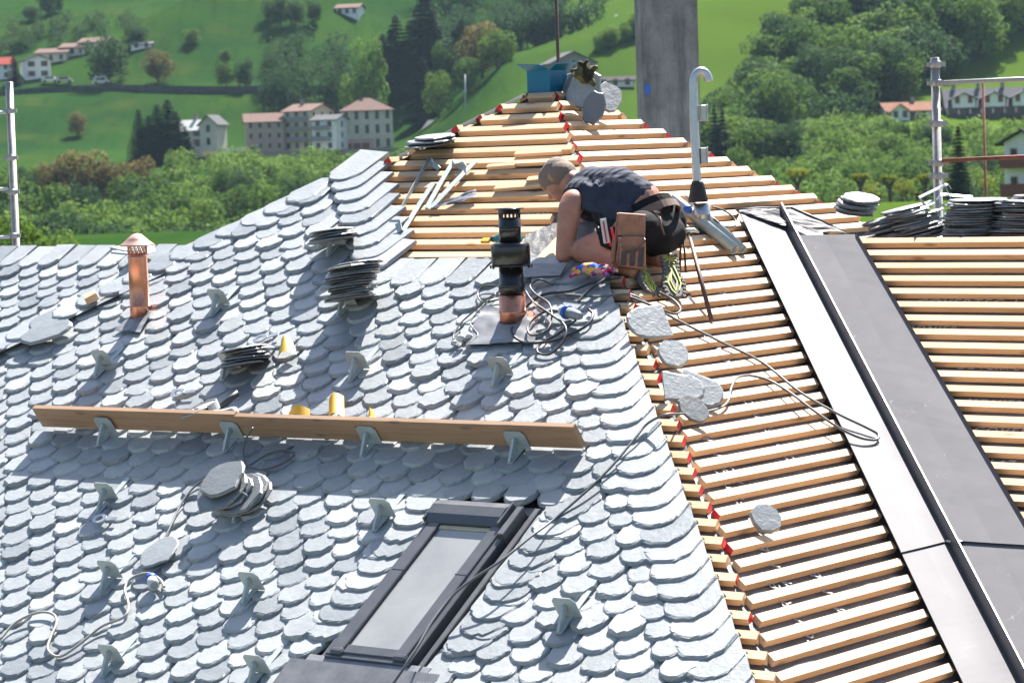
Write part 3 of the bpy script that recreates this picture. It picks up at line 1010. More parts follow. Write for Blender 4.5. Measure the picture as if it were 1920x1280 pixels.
PROTO = {}
def proto(kind, items):
    PROTO[kind] = []
    for cr, tk, leaf in items:
        PROTO[kind].append((cr.mesh('crown', MT[leaf]), tk.mesh('trunk', MT['bark'])))
proto('broad', [broad_proto(20 + i, 10, 7.5 + .6 * (i % 3), 2400, 'leaf') for i in range(6)])
proto('dark', [broad_proto(40 + i, 10, 8, 2400, 'leaf_dark') for i in range(4)])
proto('light', [broad_proto(60 + i, 10, 7.6, 2400, 'leaf_light') for i in range(4)])
proto('brown', [broad_proto(80 + i, 10, 8.2, 2200, 'leaf_brown') for i in range(3)])
proto('lime', [broad_proto(90 + i, 6, 5.0, 600, 'leaf_lime', 8, .45) for i in range(2)])
proto('fir', [fir_proto(100 + i, 18, 5.6) for i in range(4)])
proto('bush', [broad_proto(120 + i, 4, 5, 900, ('leaf_light', 'leaf')[i % 2], 9, .0, .4) for i in range(4)])
BASEH = {'broad': 10, 'dark': 10, 'light': 10, 'brown': 10, 'lime': 6, 'fir': 18, 'bush': 4}
BASEW = {'broad': 8, 'dark': 8, 'light': 7.6, 'brown': 8.2, 'lime': 5, 'fir': 5.6, 'bush': 5}
rt = random.Random(17)
NAMES = {'broad': 'broadleaf_tree', 'dark': 'broadleaf_tree', 'light': 'broadleaf_tree', 'brown': 'broadleaf_tree', 'lime': 'broadleaf_tree', 'fir': 'fir_tree', 'bush': 'bush'}
def plant(kind, p, h, w, label, group=None):
    cr, tk = rt.choice(PROTO[kind])
    m = M.Translation(p) @ rotz(rt.uniform(0, 6.28)) @ M.Diagonal((w / BASEW[kind], w / BASEW[kind], h / BASEH[kind], 1))
    root = empty(NAMES[kind], m)
    tag(root, label, 'bush' if kind == 'bush' else 'tree', group)
    link(bpy.data.objects.new('crown', cr), root, m)
    link(bpy.data.objects.new('trunk', tk), root, m)
    return root
def tree_px(kind, x, y, hpx, wpx, label, group=None, d0=90.0, d=None):
    """stands on the land where the sketch has its foot; height and width in sketch pixels"""
    if d is None:
        p = hit_ground(x, y, d0)
        if p is None: return None
    else:
        q = at_depth(x, y, d); p = V((q.x, q.y, terrain(q.x, q.y)))
    s = p.y / FPX
    return plant(kind, p, hpx * s, wpx * s, label, group)

def tree_top(kind, x, ytop, wpx, d, label, group=None):
    q = at_depth(x, ytop, d); zg = terrain(q.x, d)
    return plant(kind, V((q.x, d, zg)), max(2.0, (EYE + ray(x, ytop) * d).z - zg), wpx * d / FPX, label, group)
# single trees of the left hillside
L_ = tree_px
L_('dark', 205, 158, 90, 92, 'large round dark green tree above the hillside road', d0=700)
L_('brown', 297, 157, 66, 62, 'round bronze tree beside the large dark tree above the road', d0=700)
L_('broad', 424, 163, 46, 40, 'smaller of two round trees side by side above the road', d0=700)
L_('dark', 459, 168, 58, 40, 'taller of two round trees side by side above the road', d0=700)
L_('brown', 146, 256, 48, 38, 'small dull bronze tree alone in the meadow below the road', d0=640)
L_('dark', 259, 84, 34, 40, 'small tree beside the upper white hut on the hillside', d0=700)
L_('broad', 360, 84, 30, 34, 'lone small tree on the crest of the grassy spur', d0=700)
L_('broad', 423, 118, 26, 26, 'faint small tree on the slope above the two round trees', d0=700)
L_('fir', 27, 160, 58, 34, 'short dark fir beside the red-roofed house', d0=700)
for x, y, h, w in [(90, 30, 46, 40), (108, 24, 36, 30), (60, 40, 30, 40)]:
    L_('dark', x, y, h, w, 'dark tree in the small clump high on the left hill', 'clump high on the left hill', d0=700)
for x, y, h, w in [(526, 52, 62, 48), (556, 50, 52, 40), (590, 46, 46, 36), (505, 40, 40, 34)]:
    L_('dark', x, y, h, w, 'dark tree in the copse on the crest of the spur', 'copse on the spur crest', d0=700)
def wood_mass(name, spots, label, leaf, n=420, size=.34):
    """a wood that reads as one mass: crowns of many leaf tufts in one object; spots = (foot, height, width)"""
    mb = MB(); r = random.Random(len(spots))
    for p, h, w in spots:
        for i in range(5):
            a = r.uniform(0, 6.28); q = w * .24 * r.random()
            leaf_cloud(mb, r, p + V((math.cos(a) * q, math.sin(a) * q, h * (.25 + .13 * i))), w * r.uniform(.26, .36), n // 5, size * w / 8)
        mb.tube([p - V((0, 0, .5)), p + V((0, 0, h * .6))], [w * .03, w * .015], 5, m=1)
    o = mb.build(name, [MT[leaf], MT['bark']]); tag(o, label, 'wood', kind='stuff'); return o
def px_spots(n, fx, fy, h, w, d0, ok=None):
    out = []; k = 0
    while len(out) < n and k < n * 6:
        k += 1
        x = rt.uniform(*fx); y = fy(x); y = rt.uniform(*y)
        if ok and not ok(x, y): continue
        p = hit_ground(x, y, d0)
        if p is None: continue
        s_ = p.y / FPX
        out.append((p, rt.uniform(*h) * s_, rt.uniform(*w) * s_))
    return out
wood_mass('scrub_belt', px_spots(34, (-20, 260), lambda x: (66 - x * .12, 104 - x * .12), (22, 36), (34, 50), 700), 'belt of dark scrub above the hillside hamlet', 'leaf_dark', 300)
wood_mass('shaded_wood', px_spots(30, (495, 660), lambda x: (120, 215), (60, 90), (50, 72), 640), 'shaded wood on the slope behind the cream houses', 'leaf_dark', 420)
# fir group by the houses
for x, y, h, w in [(262, 206, 0, 64), (296, 196, 0, 84), (316, 188, 0, 96), (348, 238, 0, 60), (280, 218, 0, 74), (332, 210, 0, 76)]:
    tree_top('fir', x, y, w, 612, 'dark fir in the group beside the pale-roofed villa', 'firs beside the pale-roofed villa')
for x, y, h, w in [(718, 66, 0, 88), (742, 30, 0, 96), (794, -20, 0, 118), (770, 40, 0, 104), (866, 38, 0, 104), (888, 52, 0, 76), (732, 60, 0, 88), (808, 20, 0, 90), (850, 60, 0, 76)]:
    tree_top('fir', x, y, w, 700, 'tall dark fir in the stand behind the hip-roofed house', 'tall firs behind the hip-roofed house')
tree_top('fir', 791, 108, 88, 672, 'shorter olive-green fir in front of the tall fir stand')
tree_top('light', 692, 66, 74, 676, 'tall bright green tree in front of the dark firs')
tree_top('light', 662, 134, 54, 676, 'bright green tree at the edge of the dark firs')
L_('broad', 832, 205, 88, 50, 'mid green tree between the two fir stands', d=690)
L_('light', 823, 240, 90, 56, 'bright tree under the shorter olive fir', d=650)
L_('brown', 906, 205, 108, 92, 'orange-bronze tree beside the stone farm', d=660)
L_('broad', 935, 215, 80, 70, 'green tree under the orange-bronze tree', d=640)
L_('broad', 880, 232, 70, 60, 'green tree below the right fir stand', d=640)
# far wood in the centre
wood_mass('far_wood', px_spots(90, (790, 1125), lambda x: (-30, 150), (48, 76), (56, 80), 690, lambda x, y: not (x > 1095 and y > 66)), 'blue-green wood on the slope behind the roof peak', 'leaf_dark', 420)
for i in range(12):
    x = 1118 + rt.uniform(0, 82); L_('light', x, 100 - (x - 1118) * .42 + rt.uniform(-6, 4), rt.uniform(28, 44), rt.uniform(26, 38), 'bright tree along the top of the sunny meadow', 'bright trees along the sunny meadow', d0=600)
# valley band on the left
for i in range(74):
    x = rt.uniform(-30, 700); d = rt.uniform(380, 590)
    top = 292 + 34 * rt.random() + (560 - d) * .42
    q = at_depth(x, 400, d); zt = (EYE + ray(x, top) * d).z; zg = terrain(q.x, q.y)
    h = max(4.5, min(14, zt - zg)); k = rt.choice(['broad', 'broad', 'light', 'light', 'dark'])
    plant(k, V((q.x, d, zg)), h, h * rt.uniform(.62, .85), 'green tree in the leafy belt below the village', 'leafy belt below the village')
for x, y, h, w, lb in [(150, 278, 125, 118, 'large yellow-bronze tree in the leafy belt'), (214, 300, 90, 86, 'brown tree between the yellow-bronze tree and the firs'), (262, 292, 80, 76, 'brown tree at the foot of the fir group'), (98, 300, 100, 74, 'olive-bronze tree left of the yellow-bronze tree')]:
    tree_top('brown', x, y, w, 540, lb)
for x, y, h, w, lb in [(96, 424, 110, 130, 'bright bush-like tree behind the slated ridge, beside the scaffold'), (14, 396, 150, 170, 'big leafy tree behind the left scaffold pole')]:
    tree_top('light', x, y, w, 150, lb)
for i, (x, y) in enumerate([(402, 300), (430, 290), (540, 300), (575, 292), (620, 305), (660, 308), (700, 302), (480, 306), (755, 290)]):
    L_('bush', x, y, 22, 36, 'bush at the foot of the village terrace', 'bushes below the village terrace', d=600)
L_('lime', 388, 268, 14, 30, 'clipped yellow-green hedge bush beside the villa porch', d=625)
L_('lime', 455, 270, 14, 24, 'clipped yellow-green hedge bush beside the brown house', d=628)
# right hand wood
def in_wood(x, y):
    lo = 330 if x < 1480 else 245
    hi = max(-20, 268 - (x - 1330) * 1.05)
    if 1620 < x <= 1700: lo = 192
    if x > 1700: lo = 190 - (x - 1700) * .55; hi = -20
    return hi < y < lo
cnt = 0
while cnt < 118:
    x = rt.uniform(1310, 1930); y = rt.uniform(-20, 330)
    if not in_wood(x, y): continue
    k = rt.choices(['broad', 'dark', 'light'], [5, 3, 1])[0]
    if L_(k, x, y, rt.uniform(80, 125), rt.uniform(80, 118), 'tree in the thick wood above the chalets', 'thick wood above the chalets', d0=420): cnt += 1
for i in range(70):
    x = rt.uniform(1330, 1930); d = rt.uniform(360, 520)
    top = 256 + 24 * rt.random() + (520 - d) * .40
    q = at_depth(x, 330, d); zt = (EYE + ray(x, top) * d).z; zg = terrain(q.x, q.y)
    h = max(4.5, min(12, zt - zg))
    plant(rt.choice(['broad', 'light', 'broad', 'light', 'dark']), V((q.x, d, zg)), h, h * rt.uniform(.6, .8), 'green tree in the belt below the chalets', 'leafy belt below the chalets')
for x, d in ((1338, 500), (1352, 495), (1345, 470)):
    q = at_depth(x, 200, d); plant('fir', V((q.x, d, terrain(q.x, d))), 13, 4.5, 'small dark fir at the left edge of the right-hand wood', 'small firs at the edge of the wood')
q = at_depth(1796, 300, 300); plant('fir', V((q.x, 300, terrain(q.x, 300))), (EYE + ray(1796, 236) * 300).z - terrain(q.x, 300), 3.4, 'dark columnar conifer behind the right scaffold post')
def belt_spots(n, fx, fd, ft):
    out = []
    for i in range(n):
        x = rt.uniform(*fx); d = rt.uniform(*fd); q = at_depth(x, 350, d); zg = terrain(q.x, d)
        out.append((V((q.x, d, zg)), rt.uniform(*ft), rt.uniform(6, 9)))
    return out
wood_mass('thicket', belt_spots(80, (1330, 1940), (385, 500), (2.5, 4.5)), 'leafy thicket filling the dip below the chalets', 'leaf', 420, .36)
wood_mass('thicket', belt_spots(90, (-40, 760), (385, 560), (2.5, 4.5)), 'leafy thicket filling the dip below the village', 'leaf', 420, .36)
wood_mass('thicket', belt_spots(70, (1470, 1945), (485, 548), (1.8, 3.0)), 'leafy thicket at the foot of the chalets', 'leaf_light', 420, .36)
wood_mass('thicket', belt_spots(60, (330, 720), (545, 600), (2.0, 3.6)), 'leafy thicket at the foot of the village terrace', 'leaf_light', 420, .36)
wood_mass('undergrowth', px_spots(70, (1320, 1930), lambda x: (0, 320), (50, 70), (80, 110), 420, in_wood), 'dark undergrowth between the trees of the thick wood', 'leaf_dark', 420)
# pollards on the near field
def pollard(x, d, top, label):
    q = at_depth(x, 380, d); zg = terrain(q.x, q.y); zt = (EYE + ray(x, top) * d).z; h = zt - zg
    m = M.Translation(V((q.x, q.y, zg))); root = empty('pollarded_tree', m); tag(root, label, 'tree', 'pollarded trees in a row on the near field')
    r = random.Random(x); tk = MB(); cr = MB()
    tk.tube([(0, 0, -.3), (0, 0, h * .3), (.05, 0, h * .55)], [.22, .2, .24], 8)
    for i in range(6):
        a = i * 1.05 + r.uniform(-.2, .2); e = V((math.cos(a) * h * .2, math.sin(a) * h * .2, h * .86))
        tk.tube([(0, 0, h * .5), e * .6 + V((0, 0, h * .22)), e], [.15, .1, .09], 6)
        leaf_cloud(cr, r, e + V((0, 0, h * .06)), h * .12, 70, .16)
    cr.build('crown', MT['leaf_lime'], root, m); tk.build('trunk', MT['bark'], root, m)
for x, top in ((1496, 318), (1614, 327), (1669, 330), (1735, 328), (1720, 362), (1648, 366)):
    pollard(x, 296, top, 'pollarded tree with knobbly yellow-green heads on the near field')
for x in (1630, 1690, 1780, 1850, 1700):
    q = at_depth(x, 380, 300); plant('lime', V((q.x, 300, terrain(q.x, 300))), 2.4, 2.2, 'low yellow-green shrub behind the near field', 'low yellow-green shrubs')
# ------------------------------------------------------------------ houses in the valley
WALLS = {'cream': (.60, .54, .36), 'brown': (.36, .29, .24), 'white': (.72, .72, .69), 'ochre': (.5, .42, .28), 'pinkgrey': (.45, .33, .27), 'stone': (.24, .22, .2), 'pale': (.52, .48, .39), 'slategrey': (.3, .32, .36)}
ROOFS = {'tile': (.14, .075, .055), 'pinktile': (.135, .092, .08), 'zinc': (.36, .37, .36), 'grey': (.09, .09, .095), 'dark': (.05, .045, .045), 'orange': (.17, .09, .062), 'red': (.20, .045, .035)}
for k, c in WALLS.items(): MT['w_' + k] = simple('wall_' + k, c, .9, var=.12, scale=.6, spec=.1)
for k, c in ROOFS.items(): MT['r_' + k] = simple('roof_' + k, c, .95, var=.18, scale=1.2, spec=.05)
MT['pane'] = simple('dark_window_pane', (.03, .035, .04), .2, var=.1)
MT['shutter'] = simple('red_brown_shutter', (.16, .05, .04), .7)
MT['darkwood'] = simple('dark_balcony_wood', (.06, .045, .04), .7)
MT['iron'] = simple('grey_balcony', (.20, .21, .22), .6)
def gable_roof(W, D, z, rh, axis='x', over=.5, t=.18, hip=False):
    mb = MB(); w, d = W / 2 + over, D / 2 + over
    ze = z - over * rh / (D / 2 if axis == 'x' else W / 2)
    if axis == 'x':
        r = w - (d * .95 if hip else 0); r = max(r, .05)
        top = [V((-w, -d, ze)), V((w, -d, ze)), V((w, d, ze)), V((-w, d, ze)), V((-r, 0, z + rh)), V((r, 0, z + rh))]
        fs = [(0, 1, 5, 4), (2, 3, 4, 5), (1, 2, 5), (3, 0, 4)]
    else:
        r = d - (w * .95 if hip else 0); r = max(r, .05)
        top = [V((-w, -d, ze)), V((w, -d, ze)), V((w, d, ze)), V((-w, d, ze)), V((0, -r, z + rh)), V((0, r, z + rh))]
        fs = [(0, 1, 4), (1, 2, 5, 4), (2, 3, 5), (3, 0, 4, 5)]
    if not hip: fs = [f for f in fs if len(f) == 4]
    n = 6; vs = top + [q + V((0, 0, -t)) for q in top]
    allf = fs + [tuple(n + i for i in reversed(f)) for f in fs]
    edges = {}
    for f in fs:
        for a, b in zip(f, f[1:] + f[:1]): edges[(a, b)] = 1
    for (a, b) in list(edges):
        if (b, a) not in edges: allf.append((a, n + a, n + b, b))
    mb.add(vs, allf); return mb
def block(root, m, W, D, z0, z1, wall, roof, rh, axis='x', hip=False, rows=0, cols=0, ww=.9, wh=1.3, shutter=None, balcony=None, side=0, skip=(), low=2.2):
    g = MB()
    a = [V((-W / 2, -D / 2, z0)), V((W / 2, -D / 2, z0)), V((W / 2, D / 2, z0)), V((-W / 2, D / 2, z0))]
    b = [q + V((0, 0, z1 - z0)) for q in a]
    vs = a + b; fs = [(0, 1, 5, 4), (2, 3, 7, 6)] ; rf = z1 + rh
    if hip: fs += [(1, 2, 6, 5), (3, 0, 4, 7), (4, 5, 6, 7)]
    elif axis == 'x':
        vs += [V((W / 2, 0, rf)), V((-W / 2, 0, rf))]; fs += [(1, 2, 6, 8, 5), (3, 0, 4, 9, 7)]
    else:
        vs += [V((0, -D / 2, rf)), V((0, D / 2, rf))]; fs = [(0, 1, 5, 8, 4), (2, 3, 7, 9, 6), (1, 2, 6, 5), (3, 0, 4, 7)]
    g.add(vs, fs); g.build('wall', MT['w_' + wall], root, m)
    gable_roof(W, D, z1, rh, axis, .55, .2, hip).build('roof', MT['r_' + roof], root, m)
    H = z1 - max(z0, 0)
    def win(x, z, k, face):
        q = MB()
        if face == 'f': q.box(x - ww / 2 - .08, x + ww / 2 + .08, -D / 2 - .05, -D / 2 + .05, z - .08, z + wh + .08)
        else: q.box(W / 2 - .05, W / 2 + .05, x - ww / 2 - .08, x + ww / 2 + .08, z - .08, z + wh + .08)
        o = q.build('window', MT['w_pale'], root, m); q = MB()
        if face == 'f': q.box(x - ww / 2, x + ww / 2, -D / 2 - .07, -D / 2, z, z + wh)
        else: q.box(W / 2, W / 2 + .07, x - ww / 2, x + ww / 2, z, z + wh)
        q.build('pane', MT['pane'], o, m)
        if shutter and face == 'f':
            for s in (-1, 1):
                q = MB(); q.box(x + s * (ww / 2 + .22) - .2, x + s * (ww / 2 + .22) + .2, -D / 2 - .1, -D / 2 - .02, z, z + wh); q.build('shutter', MT[shutter], o, m)
    fh = H / max(rows, 1)
    for r in range(rows):
        z = max(z0, 0) + fh * (r + .28)
        for c in range(cols):
            if (r, c) in skip: continue
            win(-W / 2 + W * (c + .5) / cols, z, r, 'f')
        for c in range(side): win(-D / 2 + D * (c + .5) / side, z, r, 's')
        if balcony and r > 0:
            q = MB(); zz = max(z0, 0) + fh * r
            q.box(-W / 2 * balcony[0], W / 2 * balcony[1], -D / 2 - 1.1, -D / 2 - .02, zz, zz + .15)
            q.build('balcony', MT[balcony[2]], root, m); q = MB()
            q.box(-W / 2 * balcony[0], W / 2 * balcony[1], -D / 2 - 1.12, -D / 2 - 1.04, zz + .15, zz + 1.0); q.build('railing', MT[balcony[2]], root, m)
def chimney(root, m, x, y, z, h=1.2):
    q = MB(); q.box(x - .35, x + .35, y - .35, y + .35, z - .8, z + h); q.box(x - .45, x + .45, y - .45, y + .45, z + h, z + h + .15); q.build('chimney', MT['w_stone'], root, m)
def house_at(label, x0, x1, yb, d, yaw=0.0, name='house'):
    """root frame: x along the front, origin at the middle of the front's foot"""
    p = at_depth((x0 + x1) / 2, yb, d / CF.y) if d > 0 else hit_ground((x0 + x1) / 2, yb, -d)
    d = p.y
    m = up_frame(p, yaw); r = empty(name, m); tag(r, label, 'house'); return r, m, (x1 - x0) / FPX * d, d / FPX
def H_(label, x0, x1, ye, yb, d, depth, wall, roof, rh_px, yaw=0.0, **k):
    r, m, W, s = house_at(label, x0, x1, yb, d, yaw)
    z1 = (yb - ye) * s
    block(r, m @ tr(0, depth / 2, 0), W, depth, -5.0, z1, wall, roof, rh_px * s, **k)
    return r, m, W, z1, s, depth
# the village terrace
r, m, W, z1, s, dp = H_('small villa with a white metal roof beside the dark firs', 336, 383, 242, 280, 632, 6, 'pale', 'zinc', 17, -.25, axis='x', rows=2, cols=2, shutter='shutter', wh=1.5)
block(r, m @ tr(W * .78, 2.4, 0), W * .72, 6.5, -5, z1 + 10 * s, 'pale', 'grey', 15 * s, axis='y', rows=2, cols=1, wh=1.6); chimney(r, m, 0, 3, z1 + 16 * s)
r, m, W, z1, s, dp = H_('three-storey brown stone house with a low pink-tiled roof', 463, 533, 227, 284, 640, 9, 'brown', 'pinktile', 15, .12, rows=3, cols=4, wh=1.2, ww=.8, side=2); 
r, m, W, z1, s, dp = H_('tall cream house with tiers of small balconies between the brown and white houses', 530, 586, 208, 284, 641, 12, 'cream', 'pinktile', 13, -.42, rows=4, cols=3, wh=1.25, balcony=(.6, .9, 'iron'), side=3); chimney(r, m, -1, 5, z1 + 10 * s)
r, m, W, z1, s, dp = H_('narrow white house with one balcony beside the hip-roofed house', 585, 632, 224, 284, 634, 8, 'white', 'grey', 9, -.30, rows=3, cols=2, wh=1.2, balcony=(.9, .6, 'iron'), side=1)
r, m, W, z1, s, dp = H_('large hip-roofed house with tall dark windows and a pink tiled roof', 642, 738, 205, 284, 641, 10, 'pale', 'pinktile', 21, .06, hip=True, rows=3, cols=5, ww=.85, wh=1.9); chimney(r, m, -1, 4.5, z1 + 9 * s); chimney(r, m, 3, 4.5, z1 + 8 * s)
q = MB(); q.box(-W / 2 - .08, W * .12, -.09, .03, .0, z1 * .30); q.build('ground_storey_render', MT['w_pinkgrey'], r, m)
for i in range(3):
    q = MB(); x = -W / 2 + W * (.12 + i * .17); q.box(x - .8, x + .8, -.16, -.08, .05, 1.9); q.build('garage_door', MT['shutter'], r, m)
H_('long white barn with a grey roof in front of the tall firs', 792, 872, 242, 268, 655, 9, 'white', 'grey', 18, -.35, axis='x', rows=1, cols=2, side=1)
p = at_depth(580, 284, 628); mb = MB(); mb.box(-19.5, 19.5, 0, .8, -5.5, .2)
o = mb.build('terrace_wall', MT['w_stone'], None, up_frame((p.x, p.y, p.z), 0)); tag(o, 'grey stone terrace wall under the village houses', 'wall')
mb = MB(); q = at_depth(443, 282, 625); mb.box(-2.9, 2.9, 0, .15, 0, .5); o = mb.build('railing', MT['w_white'], None, up_frame(q)); tag(o, 'white railing between the villa and the brown house', 'railing')
# hamlet above the road
H_('red-roofed white house at the edge of the hamlet', -14, 20, 120, 150, -690, 8, 'white', 'red', 13, 0, rows=2, cols=2)
H_('white gabled house below the stepped roofs of the hamlet', 48, 96, 112, 148, -690, 10, 'white', 'dark', 9, .3, axis='y', rows=2, cols=2, shutter='shutter')
H_('lowest of three long houses stepping up the hillside', 66, 126, 98, 118, -690, 8, 'pale', 'pinktile', 8, -.2, rows=1, cols=3)
H_('middle one of three long houses stepping up the hillside', 112, 160, 88, 106, -690, 8, 'pale', 'pinktile', 8, -.2, rows=1, cols=3)
H_('highest of three long houses stepping up the hillside', 148, 198, 78, 96, -690, 8, 'pale', 'pinktile', 8, -.2, rows=1, cols=3)
H_('small white hut on the spur beside a lone tree', 246, 284, 82, 92, -690, 5, 'white', 'grey', 4, 0, rows=1, cols=2)
H_('white house high on the hill above the cream houses', 630, 672, 14, 30, -690, 7, 'white', 'pinktile', 7, -.2, rows=1, cols=3)
# behind the peak
H_('old stone farmhouse with a mossy grey roof behind the blue cap', 1034, 1118, 116, 140, -560, 10, 'stone', 'grey', 20, .2, axis='y', rows=2, cols=3)
H_('low white shed with a dark roof on the sunny meadow', 1120, 1188, 150, 164, -560, 6, 'white', 'dark', 7, 0, rows=1, cols=3)
# chalets on the right
r, m, W, z1, s, dp = H_('white chalet with an orange tiled roof and dark wooden balcony', 1664, 1762, 206, 243, 572, 9, 'white', 'orange', 15, .1, rows=2, cols=5, wh=1.3, shutter=None, balcony=(.98, .5, 'darkwood')); chimney(r, m, 1, 4.5, z1 + 12 * s)
block(r, m @ tr(-W * .28, .2, 0), W * .36, 3.0, -4, z1 - 1 * s, 'white', 'orange', 13 * s, axis='y', rows=2, cols=2)
r, m, W, z1, s, dp = H_('long grey-roofed chalet row with red-brown shutters and dormer gables', 1778, 1948, 198, 245, 578, 11, 'white', 'grey', 34, -.06, rows=2, cols=8, wh=1.6, ww=1.0, shutter='shutter', balcony=(.99, .99, 'darkwood'))
for i in range(3):
    block(r, m @ tr(-W / 2 + W * (.18 + .33 * i), 1.6, 0), W * .25, 4.0, z1 - .3, z1 + 16 * s, 'white', 'grey', 10 * s, axis='y', rows=0)
    for dx in (-.07, .07):
        q = MB(); x = -W / 2 + W * (.18 + .33 * i + dx); q.box(x - .45, x + .45, -.48, -.38, z1 + .6, z1 + 2.0); q.build('dormer_window', MT['shutter'], r, m)
for i in range(4): chimney(r, m, -W / 2 + W * (.1 + .27 * i), 5.5, z1 + 32 * s, 1.4)
r, m, W, z1, s, dp = H_('white building with a grey gable wall and wooden balcony at the far right', 1884, 1960, 262, 420, 230, 6, 'white', 'dark', 20, -.5, axis='y', rows=3, cols=2, ww=.5, wh=.9, balcony=(1.0, .9, 'shutter'))
# lattice masts and lamp posts on the hillside
for x, yt, yb, d, lb in ((1091, 12, 100, 760, 'pale lattice mast on the far wooded slope'), (1156, 28, 124, 690, 'faint lattice mast on the sunny meadow'), (872, 140, 215, 620, 'pale utility pole in front of the right fir stand')):
    a, b = at_depth(x, yb, d), at_depth(x, yt, d); root = empty('mast', M.Translation(a)); tag(root, lb, 'mast')
    mb = MB(); w_ = .55 if 'lattice' in lb else .0
    for sx in ((-1, 1) if w_ else (0,)):
        mb.tube([a + V((sx * w_, 0, -2)), b + V((sx * w_ * .4, 0, 0))], .14, 5)
    if w_:
        for i in range(9):
            f = i / 9; f2 = (i + 1) / 9; s1 = 1 if i % 2 else -1
            mb.tube([a.lerp(b, f) + V((s1 * w_ * (1 - .6 * f), 0, 0)), a.lerp(b, f2) + V((-s1 * w_ * (1 - .6 * f2), 0, 0))], .08, 4)
        mb.tube([b.lerp(a, .25) + V((-1.6, 0, 0)), b.lerp(a, .25) + V((1.6, 0, 0))], .1, 4)
    mb.build('frame', MT['galv'], root)
for i, (x, y, c) in enumerate(((190, 161, 'w_white'), (94, 158, 'w_white'), (121, 159, 'w_pale'))):
    p = hit_ground(x, y, 690)
    if p is None: continue
    m = up_frame(p + V((0, 0, .4)), .1); root = empty('parked_car', m); tag(root, ('white van on the hillside road', 'white car parked beside the hillside road', 'beige car parked beside the hillside road')[i], 'car')
    mb = MB(); mb.prism([(-2.1, .3), (2.1, .3), (2.1, .9), (1.6, 1.0), (1.1, 1.55 + .5 * (i == 0)), (-1.6, 1.6 + .6 * (i == 0)), (-2.1, 1.0)], -.85, .85, mat=M(((1, 0, 0, 0), (0, 0, 1, 0), (0, 1, 0, 0), (0, 0, 0, 1)))); mb.build('body', MT[c], root, m)
    for sx in (-1.3, 1.3):
        mb = MB(); mb.lathe([(.34, -.9), (.34, .9)], 12, mat=tr(sx, 0, .33) @ rotx(math.pi / 2)); mb.build('wheel', MT['rubber'], root, m)
    mb = MB(); mb.box(-1.2, 1.0, -.87, -.86, 1.02, 1.45); mb.build('window', MT['pane'], root, m)
# ------------------------------------------------------------------ roof window
HS = 0.052                                                  # height of the slate surface above the batten tops
def face_mat(face): return frame(face.O, face.u, face.up, face.n)
def glass_material():
    t = NT('window_glass')
    co = t.coord('Object')
    n = t.noise(co, 3.0, 4)
    c = t.ramp(n, [(0.3, (0.205, 0.212, 0.212)), (0.7, (0.275, 0.278, 0.272))])
    dust = t.ramp(t.noise(co, 160, 3), [(0.62, (0, 0, 0)), (0.7, (1, 1, 1))])
    c = t.mix(t.math('MULTIPLY', dust, .3), c, (0.4, 0.4, 0.4))
    t.set(c, 0.06, 0.0, 0.9)
    return t.mat
MT['glass'] = glass_material()
MT['cream'] = simple('cream_paint', (0.4, 0.36, 0.25), 0.5)
MT['sash'] = metal_material('dark_sash_metal', (0.085, 0.09, 0.10), 0.36, 0.3, 0.08, 9)
fm = face_mat(F1)
fmw = fm @ tr(1.855, -4.62, 0) @ M.Diagonal((.88, .955, .85, 1)) @ tr(-1.87, 4.6, 0)
win = empty('roof_window', F1.mat(1.87, 4.6), house)
win['label'] = 'dark framed roof window set into the slates'
def wpart(name, mat, *boxes, c=0.004):
    for b in boxes:
        mb = MB(); mb.cbox(b[0], b[1], -b[3], -b[2], b[4], b[5], c); o = mb.build(name, MT[mat], win, fmw)
    return o
wpart('flashing', 'anth', (1.57, 1.60, 3.52, 4.66, 0.0, 0.05), (2.20, 2.235, 3.52, 4.66, 0.0, 0.05), (1.57, 2.235, 3.50, 3.56, 0.0, 0.03), (1.57, 2.235, 3.5, 4.7, -.02, 0.008))
wpart('frame', 'sash', (1.61, 1.645, 3.60, 4.60, 0.005, 0.075), (2.125, 2.165, 3.60, 4.60, 0.005, 0.075), (1.61, 2.165, 4.565, 4.615, 0.005, 0.07))
sash = wpart('sash', 'sash', (1.64, 1.715, 3.66, 4.585, 0.02, 0.088), (2.055, 2.13, 3.66, 4.585, 0.02, 0.088), (1.715, 2.055, 4.53, 4.585, 0.02, 0.078), (1.715, 2.055, 3.66, 3.70, 0.02, 0.08))
wpart('sash_corner', 'sash', (1.636, 1.72, 4.56, 4.60, 0.02, 0.092), (2.05, 2.134, 4.56, 4.60, 0.02, 0.092), c=.012)
mb = MB(); mb.prism([(-3.555, .03), (-3.555, .105), (-3.60, .122), (-3.66, .117), (-3.70, .09), (-3.70, .03)], 1.615, 2.10, mat=M(((0, 0, 1, 0), (1, 0, 0, 0), (0, 1, 0, 0), (0, 0, 0, 1))))
mb.build('hood', MT['sash'], win, fmw)
wpart('hood_end', 'anth', (1.605, 1.617, 3.55, 3.70, .03, .115), (2.098, 2.112, 3.55, 3.70, .03, .115))
wpart('side_rail', 'anth', (2.135, 2.175, 3.56, 3.76, .03, .10))
wpart('pane', 'glass', (1.713, 2.057, 3.71, 4.535, 0.05, 0.068))
wpart('inner_rail', 'cream', (1.716, 2.054, 3.70, 3.725, 0.06, 0.077))
wpart('strap', 'anth', (1.636, 1.718, 4.03, 4.036, 0.08, 0.0905), (2.052, 2.134, 4.03, 4.036, 0.08, 0.0905))
mb = MB(); vs = []; fs = []                                  # pleated apron
n = 120
for i in range(n + 1):
    u = 1.45 + 0.86 * i / n
    for v in (4.635, 4.80, 5.02): vs.append(V((u, -v, 0.056 + 0.006 * (i % 2) - (v - 4.63) * .05)))
